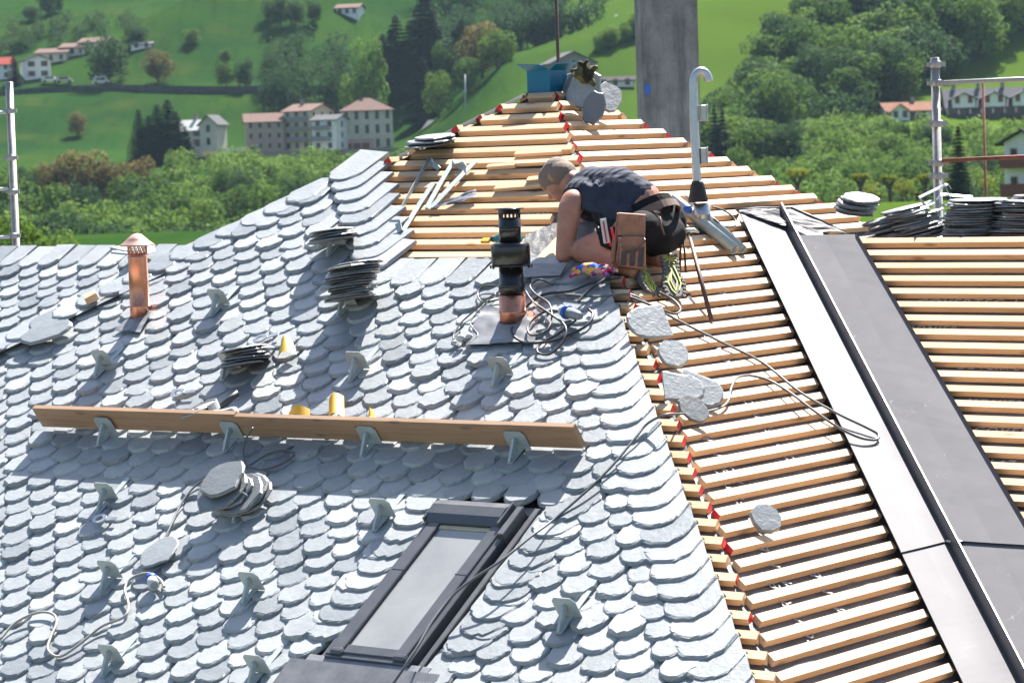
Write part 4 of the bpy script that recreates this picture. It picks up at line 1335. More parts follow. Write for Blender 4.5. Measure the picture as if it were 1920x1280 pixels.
for i in range(n):
    for k in range(2): fs.append((i * 3 + k, i * 3 + k + 1, i * 3 + k + 4, i * 3 + k + 3))
mb.add(vs, fs); mb.build('pleated_apron', MT['lead'], win, fm @ tr(0, -.03, 0))
wpart('apron_head', 'lead', (1.50, 2.30, 4.60, 4.645, .03, .058))

# ------------------------------------------------------------------ brackets screwed through the slates
def bracket_parts():
    p = MB(); w, h, c = .062, .106, .020
    p.prism([(-w, 0), (w, 0), (w, h - c), (w - c, h), (-w + c, h), (-w, h - c)], -.002, .002, mat=M(((1, 0, 0, 0), (0, 0, 1, 0), (0, 1, 0, 0), (0, 0, 0, 1))))
    g = MB()
    m = M(((0, 0, 1, 0), (1, 0, 0, 0), (0, 1, 0, 0), (0, 0, 0, 1)))
    g.prism([(-.003, .07), (-.018, .074), (-.105, .012), (-.105, 0), (-.092, 0), (-.003, .045)], -.007, .007, mat=m)
    f = MB(); f.cbox(-.016, .016, -.108, .16, -.003, .003, .001)
    return p.mesh('plate', MT['galv']), g.mesh('gusset', MT['galv']), f.mesh('foot', MT['galv'])
BRK = bracket_parts()
BRACKETS = [(614, 478), (634, 592), (396, 590), (178, 706), (416, 710), (656, 712), (924, 724), (184, 834), (424, 840), (680, 852), (956, 866), (184, 958), (438, 976), (702, 992), (190, 1106), (456, 1130), (1048, 1184), (192, 1266), (466, 1288)]
def bracket_at(u, v):
    m = F1.mat(u, v - .1, HS - .004, 0.0, 0.0)
    root = empty('roof_bracket', m, house)
    for name, me in zip(('plate', 'gusset', 'foot'), BRK): link(bpy.data.objects.new(name, me), root, m)
BR = [F1.at(x, y, HS) for x, y in BRACKETS]
for i in (8, 9):                                              # the plank row stands on one line
    f_ = (BR[i][0] - BR[7][0]) / (BR[10][0] - BR[7][0]); BR[i] = (BR[i][0], BR[7][1] + f_ * (BR[10][1] - BR[7][1]))
for u, v in BR: bracket_at(u, v)

# planks standing on their long edge behind the brackets
def plank_at(x0, x1, label, lift, drop=0.0, cut=0.0):
    vb = sum(BR[i][1] for i in (7, 8, 9, 10)) / 4 - .1
    slope = (BR[10][1] - BR[7][1]) / (BR[10][0] - BR[7][0])
    ua, ub = F1.at(x0, 800, HS)[0], F1.at(x1, 830, HS)[0]
    v = BR[7][1] - .1 + slope * ((ua + ub) / 2 - BR[7][0]) - 0.008 + drop
    L = ub - ua
    mb = MB(); mb.cbox(-L / 2, L / 2, 0.002, 0.034, 0.0, 0.128, 0.003)
    o = mb.build('wooden_plank', MT['plank'], None, F1.mat((ua + ub) / 2, v, HS + lift, -math.atan(slope)))
    tag(o, label, 'plank')
plank_at(84, 449, 'shorter brown plank resting on the roof brackets, holding up the angle grinder', .010, -.004)
plank_at(452, 1103, 'longer brown plank resting on the roof brackets below the yellow scraps', .004, .004)

# ------------------------------------------------------------------ flues
b = F1.pt(962, 608, HS - .02)
flue = empty('flue_pipe', up_frame(b), house); flue['label'] = 'black flue pipe with drum collar on a copper foot'
def lpart(root, name, mat, prof, at=None, n=28, **k):
    mb = MB(); mb.lathe(prof, n, **k); return mb.build(name, MT[mat], root, at or wm(root))
lpart(flue, 'copper_foot', 'copper', [(.066, -.06), (.066, .055), (.069, .058), (.069, .064), (.066, .067), (.066, .145)])
lpart(flue, 'lower_pipe', 'black', [(.061, .14), (.061, .165), (.067, .167), (.067, .198), (.064, .202), (.061, .206), (.061, .30)])
lpart(flue, 'drum_rim', 'black', [(.085, .288), (.101, .29), (.101, .296), (.085, .298)])
lpart(flue, 'drum', 'black', [(.094, .298), (.097, .302), (.098, .385), (.094, .400), (.080, .408), (.056, .411)])
lpart(flue, 'upper_pipe', 'black', [(.055, .405), (.055, .532)])
lpart(flue, 'ring', 'black', [(.055, .484), (.075, .485), (.075, .489), (.055, .490)])
mb = MB()
for i in range(16):
    a = i * math.pi / 8; m = rotz(a); mb.box(.049, .055, -.0055, .0055, .53, .556, mat=m)
mb.build('slotted_band', MT['black'], flue, wm(flue))
lpart(flue, 'cap', 'black', [(.056, .553), (.056, .572), (.073, .573), (.073, .578), (.03, .581)])
mb = MB()
for i in range(12):
    a = i * math.pi / 6; mb.box(.098, .106, -.006, .006, .281, .297, mat=rotz(a))
mb.build('clips', MT['black'], flue, wm(flue)).name = 'rim_clip'
def sheet_on(face, px, h, mat, name, parent, wav=.006, n=12, label=None):
    """a limp sheet with four corners on the slope"""
    q = [V(face.at(x, y, h) + (h,)) for x, y in px]
    mb = MB(); vs = []; fs = []
    for i in range(n + 1):
        for k in range(n + 1):
            s_, t_ = i / n, k / n
            p = (q[0] * (1 - s_) + q[1] * s_) * (1 - t_) + (q[3] * (1 - s_) + q[2] * s_) * t_
            vs.append(V((p.x, -p.y, p.z + wav * mnoise.noise(V((s_ * 5, t_ * 5, h * 90))))))
    for i in range(n):
        for k in range(n):
            b_ = i * (n + 1) + k; fs.append((b_, b_ + n + 1, b_ + n + 2, b_ + 1))
    m_ = len(vs); vs += [p - V((0, 0, .002)) for p in vs]; fs += [tuple(m_ + j for j in reversed(f)) for f in fs]
    mb.add(vs, fs, 0, True)
    o = mb.build(name, MT[mat], parent, face_mat(face))
    if label: o['label'] = label
    return o
sheet_on(F1, [(906, 572), (1012, 586), (1002, 640), (872, 646)], .066, 'lead', 'flashing_skirt', flue, .012)
lpart(flue, 'flashing_collar', 'lead', [(.125, -.02), (.09, .02), (.069, .05), (.067, .06)], wm(flue) @ tr(.0, -.02, -.055))
b = F1.pt(263, 597, HS - .02)
cf = empty('copper_flue', up_frame(b), house); cf['label'] = 'copper flue with lattice band and conical cap near the left hip'
lpart(cf, 'pipe', 'copper', [(.055, -.06), (.055, .06), (.057, .063), (.057, .07), (.0545, .073), (.054, .335), (.057, .337), (.057, .343), (.054, .346), (.054, .362)])
mb = MB()
for sgn in (-1, 1):
    for i in range(14):
        a = i * math.pi / 7
        pts = [(.053 * math.cos(a + sgn * .45 * t / 4), .053 * math.sin(a + sgn * .45 * t / 4), .358 + .05 * t / 4) for t in range(5)]
        mb.tube(pts, .0034, 4)
mb.build('lattice_band', MT['copper'], cf, wm(cf))
lpart(cf, 'cap', 'copper_matt', [(.088, .402), (.100, .404), (.092, .412), (.060, .436), (.058, .440), (.026, .466), (.004, .472)])
sheet_on(F1, [(248, 588), (284, 582), (262, 622), (212, 618)], .062, 'lead', 'flashing_skirt', cf, .01)

# ------------------------------------------------------------------ galvanised gooseneck vent on the battens
DG = 15.45
b = F2.pt(1317, 428, .0)
vent = empty('gooseneck_vent', up_frame(b), house); vent['label'] = 'galvanised gooseneck vent pipe with black rubber cone'
lpart(vent, 'sleeve', 'galv_bright', [(.046, -.05), (.046, .07), (.047, .072), (.047, .075), (.046, .077), (.046, .135), (.043, .135), (.043, .10)])
P = lambda x, y, d=DG: at_depth(x, y, d)
mb = MB()
mb.lathe([(.052, .0), (.054, .012), (.050, .03), (.047, .045), (.044, .06), (.041, .075), (.035, .10), (.029, .112), (.024, .114)], 24)
cb = P(1309, 379, 15.45)
mb.build('rubber_cone', MT['rubber'], vent, up_frame(cb))
px_path = [(1307, 352), (1304.5, 290), (1302, 230), (1300.5, 165), (1301.5, 150), (1306, 139), (1314, 134), (1322, 137), (1327, 145), (1328.5, 153)]
mb = MB(); mb.tube(spline([P(x, y) for x, y in px_path], 5), .0245, 16); mb.build('pipe', MT['galv_bright'], vent)
for y in (212, 292):
    m = look_frame(P(1319, y), (.45, -1, 0)); mb = MB(); mb.cbox(-.019, .019, -.043, .043, -.012, .012, .003); mb.cbox(.012, .02, -.046, .046, .008, .018, .002)
    mb.build('fixing_clip', MT['galv_bright'], vent, look_frame(P(1319, y), (.45, -1, 0), (1, 0, 0)) @ rotz(0))
mb = MB(); mb.lathe([(.02, 0), (.02, .045)], 14)
mb.build('blue_stub', MT['blue_plastic'], vent, look_frame(P(1295, 393, 15.36), (-1, -.35, .05)))
# loose downpipes lying on the battens
def tube_thing(name, mat, pts, r, label, cat, group=None, n=14, inner=None):
    mb = MB(); mb.tube(pts, r, n)
    o = mb.build(name, MT[mat]); tag(o, label, cat, group); return o
def hollow(name, mat, a, b_, r, label, cat):
    mb = MB(); d = (b_ - a); L = d.length
    mb.lathe([(r, 0), (r, L), (r * .86, L), (r * .86, L - .12)], 18, cap=False)
    o = mb.build(name, MT[mat], None, look_frame(a, d)); tag(o, label, cat); return o
hollow('downpipe', 'galv', F2.pt(1262, 372, .035), F2.pt(1378, 468, .032), .030, 'wider galvanised pipe lying across the battens behind the worker', 'pipe')
hollow('downpipe', 'galv', F2.pt(1290, 372, .03), F2.pt(1394, 468, .026), .022, 'thinner galvanised pipe lying beside the wider one', 'pipe')

# ------------------------------------------------------------------ blue sheet hopper at the peak, rod and pillar behind
hm = frame(APEX + V((-.005, .02, -.04)), F1.u, V((-F1.u.y, F1.u.x, 0)), (0, 0, 1)) @ M.Diagonal((.74, .74, .88, 1))
hop = empty('blue_sheet_cap', hm); tag(hop, 'blue folded sheet-metal cap on the roof peak', 'cap')
mb = MB(); mb.box(-.115, .105, -.11, .11, -.06, .125); mb.build('box', MT['blue'], hop, hm)
for nm, poly in (('flap', [(-.115, -.11, .12), (.105, -.11, .12), (.06, -.17, .155), (-.17, -.17, .165)]), ('flap', [(.105, -.11, .12), (.105, .11, .12), (.20, .13, .165), (.18, -.12, .158)]),
                 ('flap', [(-.115, .11, .12), (-.115, -.11, .12), (-.17, -.17, .165), (-.18, .15, .165)])):
    mb = MB(); vs = [V(q) for q in poly]; nr = (vs[1] - vs[0]).cross(vs[2] - vs[0]).normalized() * .004
    mb.add(vs + [q - nr for q in vs], [(0, 1, 2, 3), (7, 6, 5, 4), (0, 4, 5, 1), (1, 5, 6, 2), (2, 6, 7, 3), (3, 7, 4, 0)]); mb.build(nm, MT['blue'], hop, hm)
a = at_depth(1049, 190, 17.5); t_ = at_depth(1048, -120, 17.5)
tube_thing('metal_rod', 'brown_steel', [V((a.x, a.y, 7.0)), V((a.x, a.y, a.z)), V((a.x, a.y, t_.z))], .0105, 'thin brown metal rod standing behind the blue cap', 'rod')
c0 = at_depth(1251, 120, 27.0); w = 102 / FPX * 27 / 2
mb = MB(); mb.prism([(-w, -w), (w, -w), (w, w), (-w, w)], 0, 13.6, top=[(-w * 1.04, -w * 1.04), (w * 1.04, -w * 1.04), (w * 1.04, w * 1.04), (-w * 1.04, w * 1.04)])
pm = up_frame((c0.x, c0.y, 0), .07)
pil = empty('concrete_pillar', pm); tag(pil, 'grey concrete pillar rising behind the battened slope', 'pillar')
mb.build('shaft', MT['concrete'], pil, pm)
mb = MB(); mb.box(-.022, .022, -.012, .004, -.045, .045); mb.build('blue_mark', MT['blue_plastic'], pil, look_frame(at_depth(1214, 168, 26.69), (0, 0, 1)))

# ------------------------------------------------------------------ loose slates and stacks
LOOSE = [slate_mesh('loose_slate', *a, bottom=True) for a in ((.24, .26, .012, 501, .13), (.22, .27, .014, 502, .12), (.25, .24, .012, 503, .14), (.20, .25, .013, 504, .11))]
def round_slate(seed, w, h, t, mat='slate_dark', n=16):
    r = random.Random(seed); ring = []
    for i in range(n):
        a = 2 * math.pi * i / n; k = 1 + r.uniform(-.10, .08)
        ring.append((w / 2 * k * math.cos(a), h / 2 * k * math.sin(a)))
    ins = [(x * r.uniform(.9, .97), y * r.uniform(.9, .97)) for x, y in ring]
    mid = [(x * r.uniform(.97, 1.0), y * r.uniform(.97, 1.0)) for x, y in ring]
    vs = [V((x, y, 0)) for x, y in ring] + [V((x, y, t * .55)) for x, y in mid] + [V((x, y, t)) for x, y in ins]
    fs = [tuple(2 * n + i for i in range(n)), tuple(range(n - 1, -1, -1))]
    for k in range(2): fs += [(k * n + i, k * n + (i + 1) % n, (k + 1) * n + (i + 1) % n, (k + 1) * n + i) for i in range(n)]
    mb = MB(); mb.add(vs, fs); return mb.mesh('loose_slate', MT[mat])
DARK = [round_slate(601 + i, w_, h_, t_, 'slate_dark', 14) for i, (w_, h_, t_) in enumerate([(.30, .25, .0105), (.27, .29, .009), (.32, .26, .0115), (.26, .24, .010), (.30, .29, .012), (.29, .22, .010)])]
def loose(me, m, label, group=None, name='loose_slate'):
    o = link(bpy.data.objects.new(name, me), None, m); tag(o, label, 'slate', group); return o
rl = random.Random(23)
def stack(base, nrm, xdir, n, label, group, step=.0145, drift=(0, 0), mats=None, wob=.02, scale=1.0):
    m0 = look_frame(base, nrm, xdir)
    for i in range(n):
        m = m0 @ tr(drift[0] * i + rl.uniform(-wob, wob), drift[1] * i + rl.uniform(-wob, wob), i * step) @ rotz(rl.uniform(0, 6.28)) @ rotx(rl.uniform(-.03, .03)) @ M.Diagonal((scale, scale, 1, 1))
        loose(rl.choice(mats or DARK), m, label, group)
zup = V((0, 0, 1))
NB = (zup + CF * .10 - CR * .12).normalized()
stack(F1.pt(655, 562, HS + .06), NB, F1.u, 14, 'thin slate in the tall stack held by the bracket below the battens', 'tall slate stack on a bracket', .0132, (.006, 0), wob=.016)
stack(F1.pt(622, 452, HS + .055), NB, F1.u, 4, 'thin slate in the small stack on the topmost bracket', 'small slate stack on the topmost bracket', .0165, (.006, 0), wob=.012)
stack(F1.pt(450, 685, HS + .03), NB, F1.u, 6, 'thin slate in the untidy stack beside the yellow scrap', 'untidy slate stack', .016, (.004, .01), wob=.04, scale=.9)
n2 = (F1.n * .9 + zup * .1).normalized()
m0 = F1.mat(*F1.at(466, 925, HS), HS + .01)
for i in range(5):
    loose(DARK[i % 5], m0 @ tr(.05 - .022 * i + rl.uniform(-.02, .02), .05 - .012 * i - .1, .017 * i + .02) @ rotx(.12) @ rotz(rl.uniform(-.35, .2)), 'dark slate in the pile under the big round slate', 'dark slate pile under the big round slate')
loose(round_slate(31, .25, .25, .014, 'slate_dark'), m0 @ tr(-.045, -.055, .125) @ rotx(.1), 'big round dark slate lying on top of the slate pile below the plank')
loose(round_slate(32, .21, .22, .008, 'slate'), F1.mat(*F1.at(304, 1040, HS), HS + .02, .3), 'pale flat round slate lying loose above the grey plug')
loose(round_slate(33, .34, .19, .018, 'slate'), F1.mat(*F1.at(92, 632, HS), HS + .03, .35, 0), 'large lifted slate lying on the left hip')
loose(LOOSE[1], look_frame(F3.pt(302, 466, .07), zup - CF * .16, F1.u) @ tr(0, -.12, 0) @ rotz(1.4), 'upper loose slate on the ridge behind the copper flue')
loose(LOOSE[2], look_frame(F3.pt(310, 468, .055), zup - CF * .16, F1.u) @ tr(0, -.12, 0) @ rotz(1.7), 'lower loose slate on the ridge behind the copper flue')
for i in range(3):
    loose(DARK[i + 1], look_frame(F1.pt(812, 276, .03) + zup * (.02 * i + .012), (F1.n * .22 + zup * .8).normalized(), F1.u) @ tr(-.03 + .012 * i, .01 * i, 0) @ rotz(.3 - .4 * i), 'thin slate in the little pile on the top left battens', 'little slate pile on the top left battens')
for (x, y, me, a, tl, lb) in [(1212, 606, LOOSE[0], -1.9, .10, 'broken slate on the hip beside the red batten ends'), (1262, 664, round_slate(41, .21, .19, .018, 'slate'), .4, 0, 'round thick slate on the battens below the cables'),
                              (1282, 728, LOOSE[3], 1.0, .05, 'narrow slate under two others by the pale cable'), (1318, 735, LOOSE[1], .7, .05, 'pointed pale slate beside the pale cable'), (1300, 768, round_slate(43, .17, .2, .015, 'slate_dark'), .2, 0, 'darker slate piece resting over the pale cable'),
                              (1436, 975, round_slate(44, .20, .19, .022, 'slate', 9), .9, 0, 'angular grey slate alone on the lower battens')]:
    loose(me, look_frame(F2.pt(x, y, .045), F2.n * .62 - CF * .55 + CU * .1, F2.u) @ rotz(a) @ tr(0, -.1 if me in LOOSE else 0, 0) @ M.Diagonal((.8, .8, 1, 1)), lb)
# at the peak: slates leaning, seen nearly face-on
tc = -CF
for i, (x, y, w_, h_, d, nx, mt, lb) in enumerate([(1074, 172, .21, .24, 16.52, (-.5, -.8, .3), 'slate_dark', 'rear slate of the leaning trio at the peak'), (1084, 170, .22, .25, 16.44, (-.5, -.8, .3), 'slate_dark', 'middle slate of the leaning trio at the peak'), (1096, 168, .22, .25, 16.38, (-.45, -.8, .35), 'slate', 'front slate of the leaning trio at the peak, a glove on it'),
                                                (1138, 183, .18, .22, 16.36, (.30, -.78, .6), 'slate', 'pale oval slate lying right of the camouflage glove'), (1114, 203, .13, .2, 16.18, (-.15, -.95, .25), 'slate_dark', 'upright grey slate in front of the pale oval slate')]):
    loose(round_slate(60 + i, w_, h_, .014, mt), look_frame(at_depth(x, y, d), nx, (1, 0, -.35)), lb)
# the big stacks behind the main ridge, on a board
mb = MB(); mb.cbox(-1.6, 1.6, -.24, .24, -.045, 0, .004)
bx0 = at_depth(1800, 452, 15.62)
o = mb.build('scaffold_board', MT['plank'], None, frame(bx0, F1.u, V((-F1.u.y, F1.u.x, 0)), (0, 0, 1))); tag(o, 'board carrying the slate stacks behind the main ridge', 'board')
def big_stack(x, n, lean, label, back=0.0, tiltd=(0, 0, 1), sc=1.0, lift=0.0):
    r_ = ray(x, 450); g = bx0 - EYE
    wdir = V((-F1.u.y, F1.u.x, 0))
    tt = g.dot(wdir) / r_.dot(wdir)
    base = EYE + r_ * tt; base.z = bx0.z + .004 + lift
    stack(base + wdir * back, V(tiltd).normalized(), F1.u, n, label, label.replace('slate in ', ''), .0135, lean, wob=.016, scale=sc)
big_stack(1690, 11, (-.006, 0), 'slate in the low fanned stack nearest the valley end of the ridge', 0, (-.25, 0, 1), .95)
big_stack(1752, 16, (-.009, 0), 'slate in the curving stack with galvanised hooks on top', .0, (-.22, 0, 1), .95)
big_stack(1826, 17, (.002, 0), 'slate in the tall level stack on the main ridge', -.04, (0, -.03, 1), 1.15)
big_stack(1905, 16, (.003, 0), 'slate in the stack beside the tall level stack', .0, (.05, 0, 1), 1.1)
big_stack(1885, 6, (.004, 0), 'slate in the raised stack behind the tall level stack', .30, (0, 0, 1), 1.1, .155)
mb = MB(); mb.cbox(-.42, .42, -.17, .17, 0, .15, .004)
wd_ = V((-F1.u.y, F1.u.x, 0)); q = bx0 + F1.u * .30 + wd_ * .44
o = mb.build('crate', MT['plank'], None, frame(q, F1.u, wd_, (0, 0, 1))); tag(o, 'low wooden crate under the raised slate stack', 'crate')
stack(F2.pt(1604, 402, .01) + V((.06, .12, -.02)), (.05, -.2, 1), (1, .2, 0), 6, 'slate in the small stack behind the batten hip', 'small stack behind the batten hip', .016, (.004, 0), sc if False else None) if False else None
stack(at_depth(1602, 398, 16.0), (.15, -.22, 1), (1, .2, 0), 6, 'slate in the small stack behind the batten hip', 'small stack behind the batten hip', .0155, (.004, 0), wob=.015, scale=.8)

# ------------------------------------------------------------------ galvanised hooks lying on the battens
def ribbon(mb, pts, wv, w, t):
    pts = [V(q) for q in pts]; wv = [V(q).normalized() for q in (wv if isinstance(wv, list) else [wv] * len(pts))]
    vs = []; fs = []
    for i, q in enumerate(pts):
        a = pts[max(i - 1, 0)]; b_ = pts[min(i + 1, len(pts) - 1)]; tg = (b_ - a).normalized(); x = (wv[i] - tg * wv[i].dot(tg)).normalized(); nn = tg.cross(x)
        vs += [q + x * w / 2 + nn * t, q - x * w / 2 + nn * t, q - x * w / 2 - nn * t, q + x * w / 2 - nn * t]
    for i in range(len(pts) - 1):
        for k in range(4): fs.append((i * 4 + k, i * 4 + (k + 1) % 4, i * 4 + 4 + (k + 1) % 4, i * 4 + 4 + k))
    fs += [(3, 2, 1, 0), tuple(4 * (len(pts) - 1) + k for k in range(4))]
    mb.add(vs, fs); return mb
def hook(px, wpx, label, w=.034, plate=None):
    root = empty('roof_hook', M.Translation(F1.pt(px[0][0], px[0][1], .02))); tag(root, label, 'hook', 'galvanised hooks on the battens')
    mb = MB(); ribbon(mb, [F1.pt(x, y, h) for x, y, h in px], wpx, w, .0022); mb.build('strap', MT['galv'], root)
    if plate:
        q = [F1.pt(x, y, h) for x, y, h in plate]; nr = (q[1] - q[0]).cross(q[2] - q[0]).normalized() * .002
        mb = MB(); mb.add([p + nr for p in q] + [p - nr for p in q], [(0, 1, 2, 3), (7, 6, 5, 4), (0, 4, 5, 1), (1, 5, 6, 2), (2, 6, 7, 3), (3, 7, 4, 0)]); mb.build('plate', MT['galv'], root)
hook([(750, 396, .006), (777, 347, .01), (806, 295, .02), (812, 303, .05)], F1.n, 'hook lying edge-on, its thin strap leaning furthest left', .022, [(800, 304, .0), (812, 298, .03), (826, 314, .03), (820, 320, .0)])
hook([(746, 418, .05), (750, 434, .03), (754, 436, .01), (782, 390, .01), (812, 344, .02), (816, 348, .0)], F1.u, 'hook with its bent foot beside the slates', .036, [(730, 412, .03), (750, 412, .03), (755, 428, .0), (738, 428, .0)])
hook([(800, 390, .01), (825, 345, .015), (852, 300, .02), (858, 306, .045)], F1.u, 'hook crossing behind the fourth one, plate at its upper end', .034, [(850, 312, .0), (868, 302, .04), (876, 312, .04), (866, 320, .0)])
hook([(806, 392, .01), (845, 350, .02), (890, 304, .025)], F1.u, 'straight hook strap on top of the others', .04)
o = sheet_on(F1, [(818, 384), (892, 354), (893, 370), (806, 392)], .02, 'lead', 'sheet_offcut', None, .01); tag(o, 'curved dark grey sheet offcut lying beside the hooks', 'offcut')
for i, (x, y, h) in enumerate([(1752, 362, .0), (1778, 366, .02), (1792, 372, .01)]):
    p0 = at_depth(x, y + 8, 15.58); root = empty('roof_hook', M.Translation(p0)); tag(root, 'galvanised hook heaped on the curving slate stack', 'hook', 'galvanised hooks on the slate stack')
    mb = MB(); d = V((math.cos(i * 1.3 + .5), .2, math.sin(i * 1.3 + .5) * .6)).normalized()
    ribbon(mb, [p0 - d * .09 + V((0, 0, .03)), p0 + d * .08 + V((0, 0, .045)), p0 + d * .1 + V((0, 0, .015))], V((0, 1, .3)), .034, .002); mb.build('strap', MT['galv_bright'], root)
    mb = MB(); ribbon(mb, [p0 - d * .09 + V((0, 0, .03)), p0 - d * .06 + V((0, 0, -.02)), p0 - d * .02 + V((0, 0, -.01))], V((0, 1, .1)), .06, .002); mb.build('plate', MT['galv'], root)

# wood offcuts, plywood and lead near the opening
def offcut(px, w_, label, h=.008, face=F1, mat='batten', t=.022):
    (x0, y0), (x1, y1) = px; a = face.at(x0, y0, h); b_ = face.at(x1, y1, h)
    L = math.hypot(b_[0] - a[0], b_[1] - a[1]); an = math.atan2(-(b_[1] - a[1]), b_[0] - a[0])
    mb = MB(); mb.cbox(0, L, -w_ / 2, w_ / 2, 0, t, .002); o = mb.build('wood_offcut', MT[mat], None, face.mat(a[0], a[1], h - .006, an)); tag(o, label, 'offcut')
offcut([(967, 291), (1055, 286)], .03, 'reddish batten offcut lying highest on the battens')
offcut([(950, 309), (1052, 304)], .036, 'long reddish offcut lying on the batten below')
offcut([(915, 315), (968, 311)], .03, 'short pale offcut at the end of the long reddish one')
offcut([(990, 339), (1046, 334)], .04, 'pale offcut beside the worker\'s head', .02)
offcut([(930, 354), (1048, 345)], .05, 'wide pale offcut under the worker\'s face', .006)
offcut([(162, 568), (184, 556)], .05, 'small square wood block on the slates beside the left hip', HS + .01, F1, 'batten', .045)
o = sheet_on(F1, [(1000, 489), (1066, 420), (1072, 486), (1040, 492)], .02, 'ply', 'plywood_sheet', None, .0); tag(o, 'pale plywood sheet at the opening below the worker\'s arm', 'plywood')
o = sheet_on(F1, [(984, 494), (1064, 492), (1050, 516), (975, 520)], HS + .014, 'lead', 'lead_sheet', None, .004); tag(o, 'flat grey lead sheet beside the flue drum', 'sheet')
o = sheet_on(F1, [(985, 440), (1035, 420), (1025, 480), (975, 486)], .004, 'underlay', 'roofing_felt', None, .006); tag(o, 'crumpled dark felt around the roof opening', 'felt')
for (p, lb) in ([[(522, 676), (532, 652), (553, 646), (558, 668)], 'folded yellow plastic scrap beside the untidy slate stack'], [[(618, 790), (622, 760), (650, 752), (648, 786)], 'curled yellow plastic scrap behind the longer plank'], [[(538, 790), (548, 782), (586, 776), (584, 789)], 'flat yellow plastic scrap with a dark clip behind the longer plank'], [[(692, 792), (700, 784), (706, 782), (708, 794)], 'tiny yellow scrap at the plank edge']):
    q = [V(F1.at(x, y, HS) + (0,)) for x, y in p]
    mb = MB(); vs = []; fs = []; n = 8
    for i in range(n + 1):
        for k in range(n + 1):
            s_, t_ = i / n, k / n
            pp = (q[0] * (1 - s_) + q[3] * s_) * (1 - t_) + (q[1] * (1 - s_) + q[2] * s_) * t_
            vs.append(V((pp.x, -pp.y, HS + .014 + .035 * math.sin(math.pi * s_) + .02 * t_)))
    for i in range(n):
        for k in range(n):
            b_ = i * (n + 1) + k; fs.append((b_, b_ + n + 1, b_ + n + 2, b_ + 1))
    mb.add(vs, fs, 0, True); o = mb.build('plastic_scrap', MT['yellow'], None, fm); tag(o, lb, 'scrap')

# ------------------------------------------------------------------ cables and connectors
def on_roof(x, y, h):
    u, v = F1.at(x, y, HS)
    return F1.pt(x, y, HS + h) if u < HIP_R(v) - .06 else F2.pt(x, y, .012 + h)
def cable(px, mat, label, r=.0062, h=.008, k=7):
    pts = [on_roof(q[0], q[1], q[2] if len(q) > 2 else h) for q in px]
    mb = MB(); mb.tube(spline(pts, k), r, 7); o = mb.build('cable', MT[mat]); tag(o, label, 'cable'); return o
cable([(1060, 552), (1120, 556), (1180, 552), (1215, 570), (1270, 600), (1350, 640), (1430, 680), (1500, 735, .03), (1570, 775, .04), (1622, 800, .03), (1646, 814, .02), (1642, 824, .02), (1612, 820, .03), (1570, 800, .04), (1520, 765, .04), (1480, 735, .03), (1440, 712), (1404, 703)], 'cable_grey', 'dark grey cable looping out onto the valley sheet', .0065)
cable([(1404, 703, .01), (1382, 708), (1371, 728), (1364, 754), (1340, 768), (1290, 775), (1250, 777, .03), (1215, 793), (1190, 822), (1150, 870), (1100, 920), (1040, 972), (1000, 1002, .06), (940, 1050, .09), (880, 1090, .085), (845, 1120, .07), (810, 1165, .07), (775, 1225, .06), (735, 1284, .02)], 'cable_grey', 'grey cable running down the slates across the roof window', .0062, .012)
cable([(0, 1198), (30, 1166), (70, 1148), (98, 1150), (106, 1166), (94, 1196), (90, 1218), (112, 1230), (150, 1206), (190, 1174), (232, 1156), (241, 1134), (234, 1104), (246, 1084), (276, 1074), (300, 1086), (308, 1100)], 'cable_pale', 'pale cable winding across the lower slates to the grey plug', .0068, .010)
cable([(474, 802, .13), (460, 825, .06), (456, 850), (464, 872), (492, 880), (530, 868), (551, 851), (534, 844), (500, 852), (460, 876), (412, 890), (372, 906), (342, 940), (318, 990), (303, 1018)], 'cable_grey', 'grey cable looped below the notch between the planks', .0055, .012)
cable([(872, 640), (850, 634), (862, 608), (890, 582), (920, 556), (945, 540), (912, 536), (896, 548), (905, 566), (940, 560)], 'cable_black', 'thin black cable looped left of the copper foot', .0042)
cable([(930, 550), (900, 580), (882, 606), (896, 628), (880, 644)], 'cable_black', 'second thin black cable left of the copper foot', .0036, .012)
cable([(1164, 520), (1110, 530), (1070, 545), (1020, 552), (990, 572), (968, 600), (960, 624), (984, 642), (1030, 640), (1066, 628), (1100, 610), (1112, 590), (1104, 580)], 'cable_black', 'thick black cable coiled from the worker to the blue plug', .0072, .012)
cable([(1062, 590, .03), (1040, 582, .03), (1010, 590, .03), (990, 612, .03), (996, 628, .03), (1022, 622, .03), (1034, 600, .03), (1030, 570, .03), (1005, 552, .03), (994, 536, .03), (1012, 524, .03), (1036, 534, .03)], 'cable_black', 'black cable curled in a figure of eight beside the flue', .0055, .02)
cable([(985, 545, .02), (1000, 566, .04), (1034, 590, .04), (1060, 612, .04), (1056, 640, .02), (1030, 664, .01), (1008, 660, .01), (1014, 644, .01), (1046, 626, .02), (1080, 600, .03)], 'cable_black', 'black cable with a low loop below the blue plug', .006, .02)
cable([(1180, 556, .03), (1220, 572, .03), (1262, 588, .02), (1276, 580, .02), (1262, 562, .02), (1236, 548, .02)], 'cable_black', 'black cable loop under the worker\'s right shoe', .0065, .015)
cable([(1084, 566, .02), (1100, 548, .02), (1130, 526, .02), (1160, 505, .02)], 'cable_black', 'short black cable rising from the blue plug to the hip', .007, .02)
cable([(1336, 388, .05), (1360, 396, .05), (1378, 412, .04), (1376, 424, .03), (1356, 424, .03), (1338, 410, .04)], 'cable_black', 'black cable loop beside the gooseneck vent', .0055, .03)
def connector(p, d, label, parts):
    root = empty('plug_connector', look_frame(p, d)); tag(root, label, 'plug')
    for nm, mat, prof in parts: lpart(root, nm, mat, prof, None, 18)
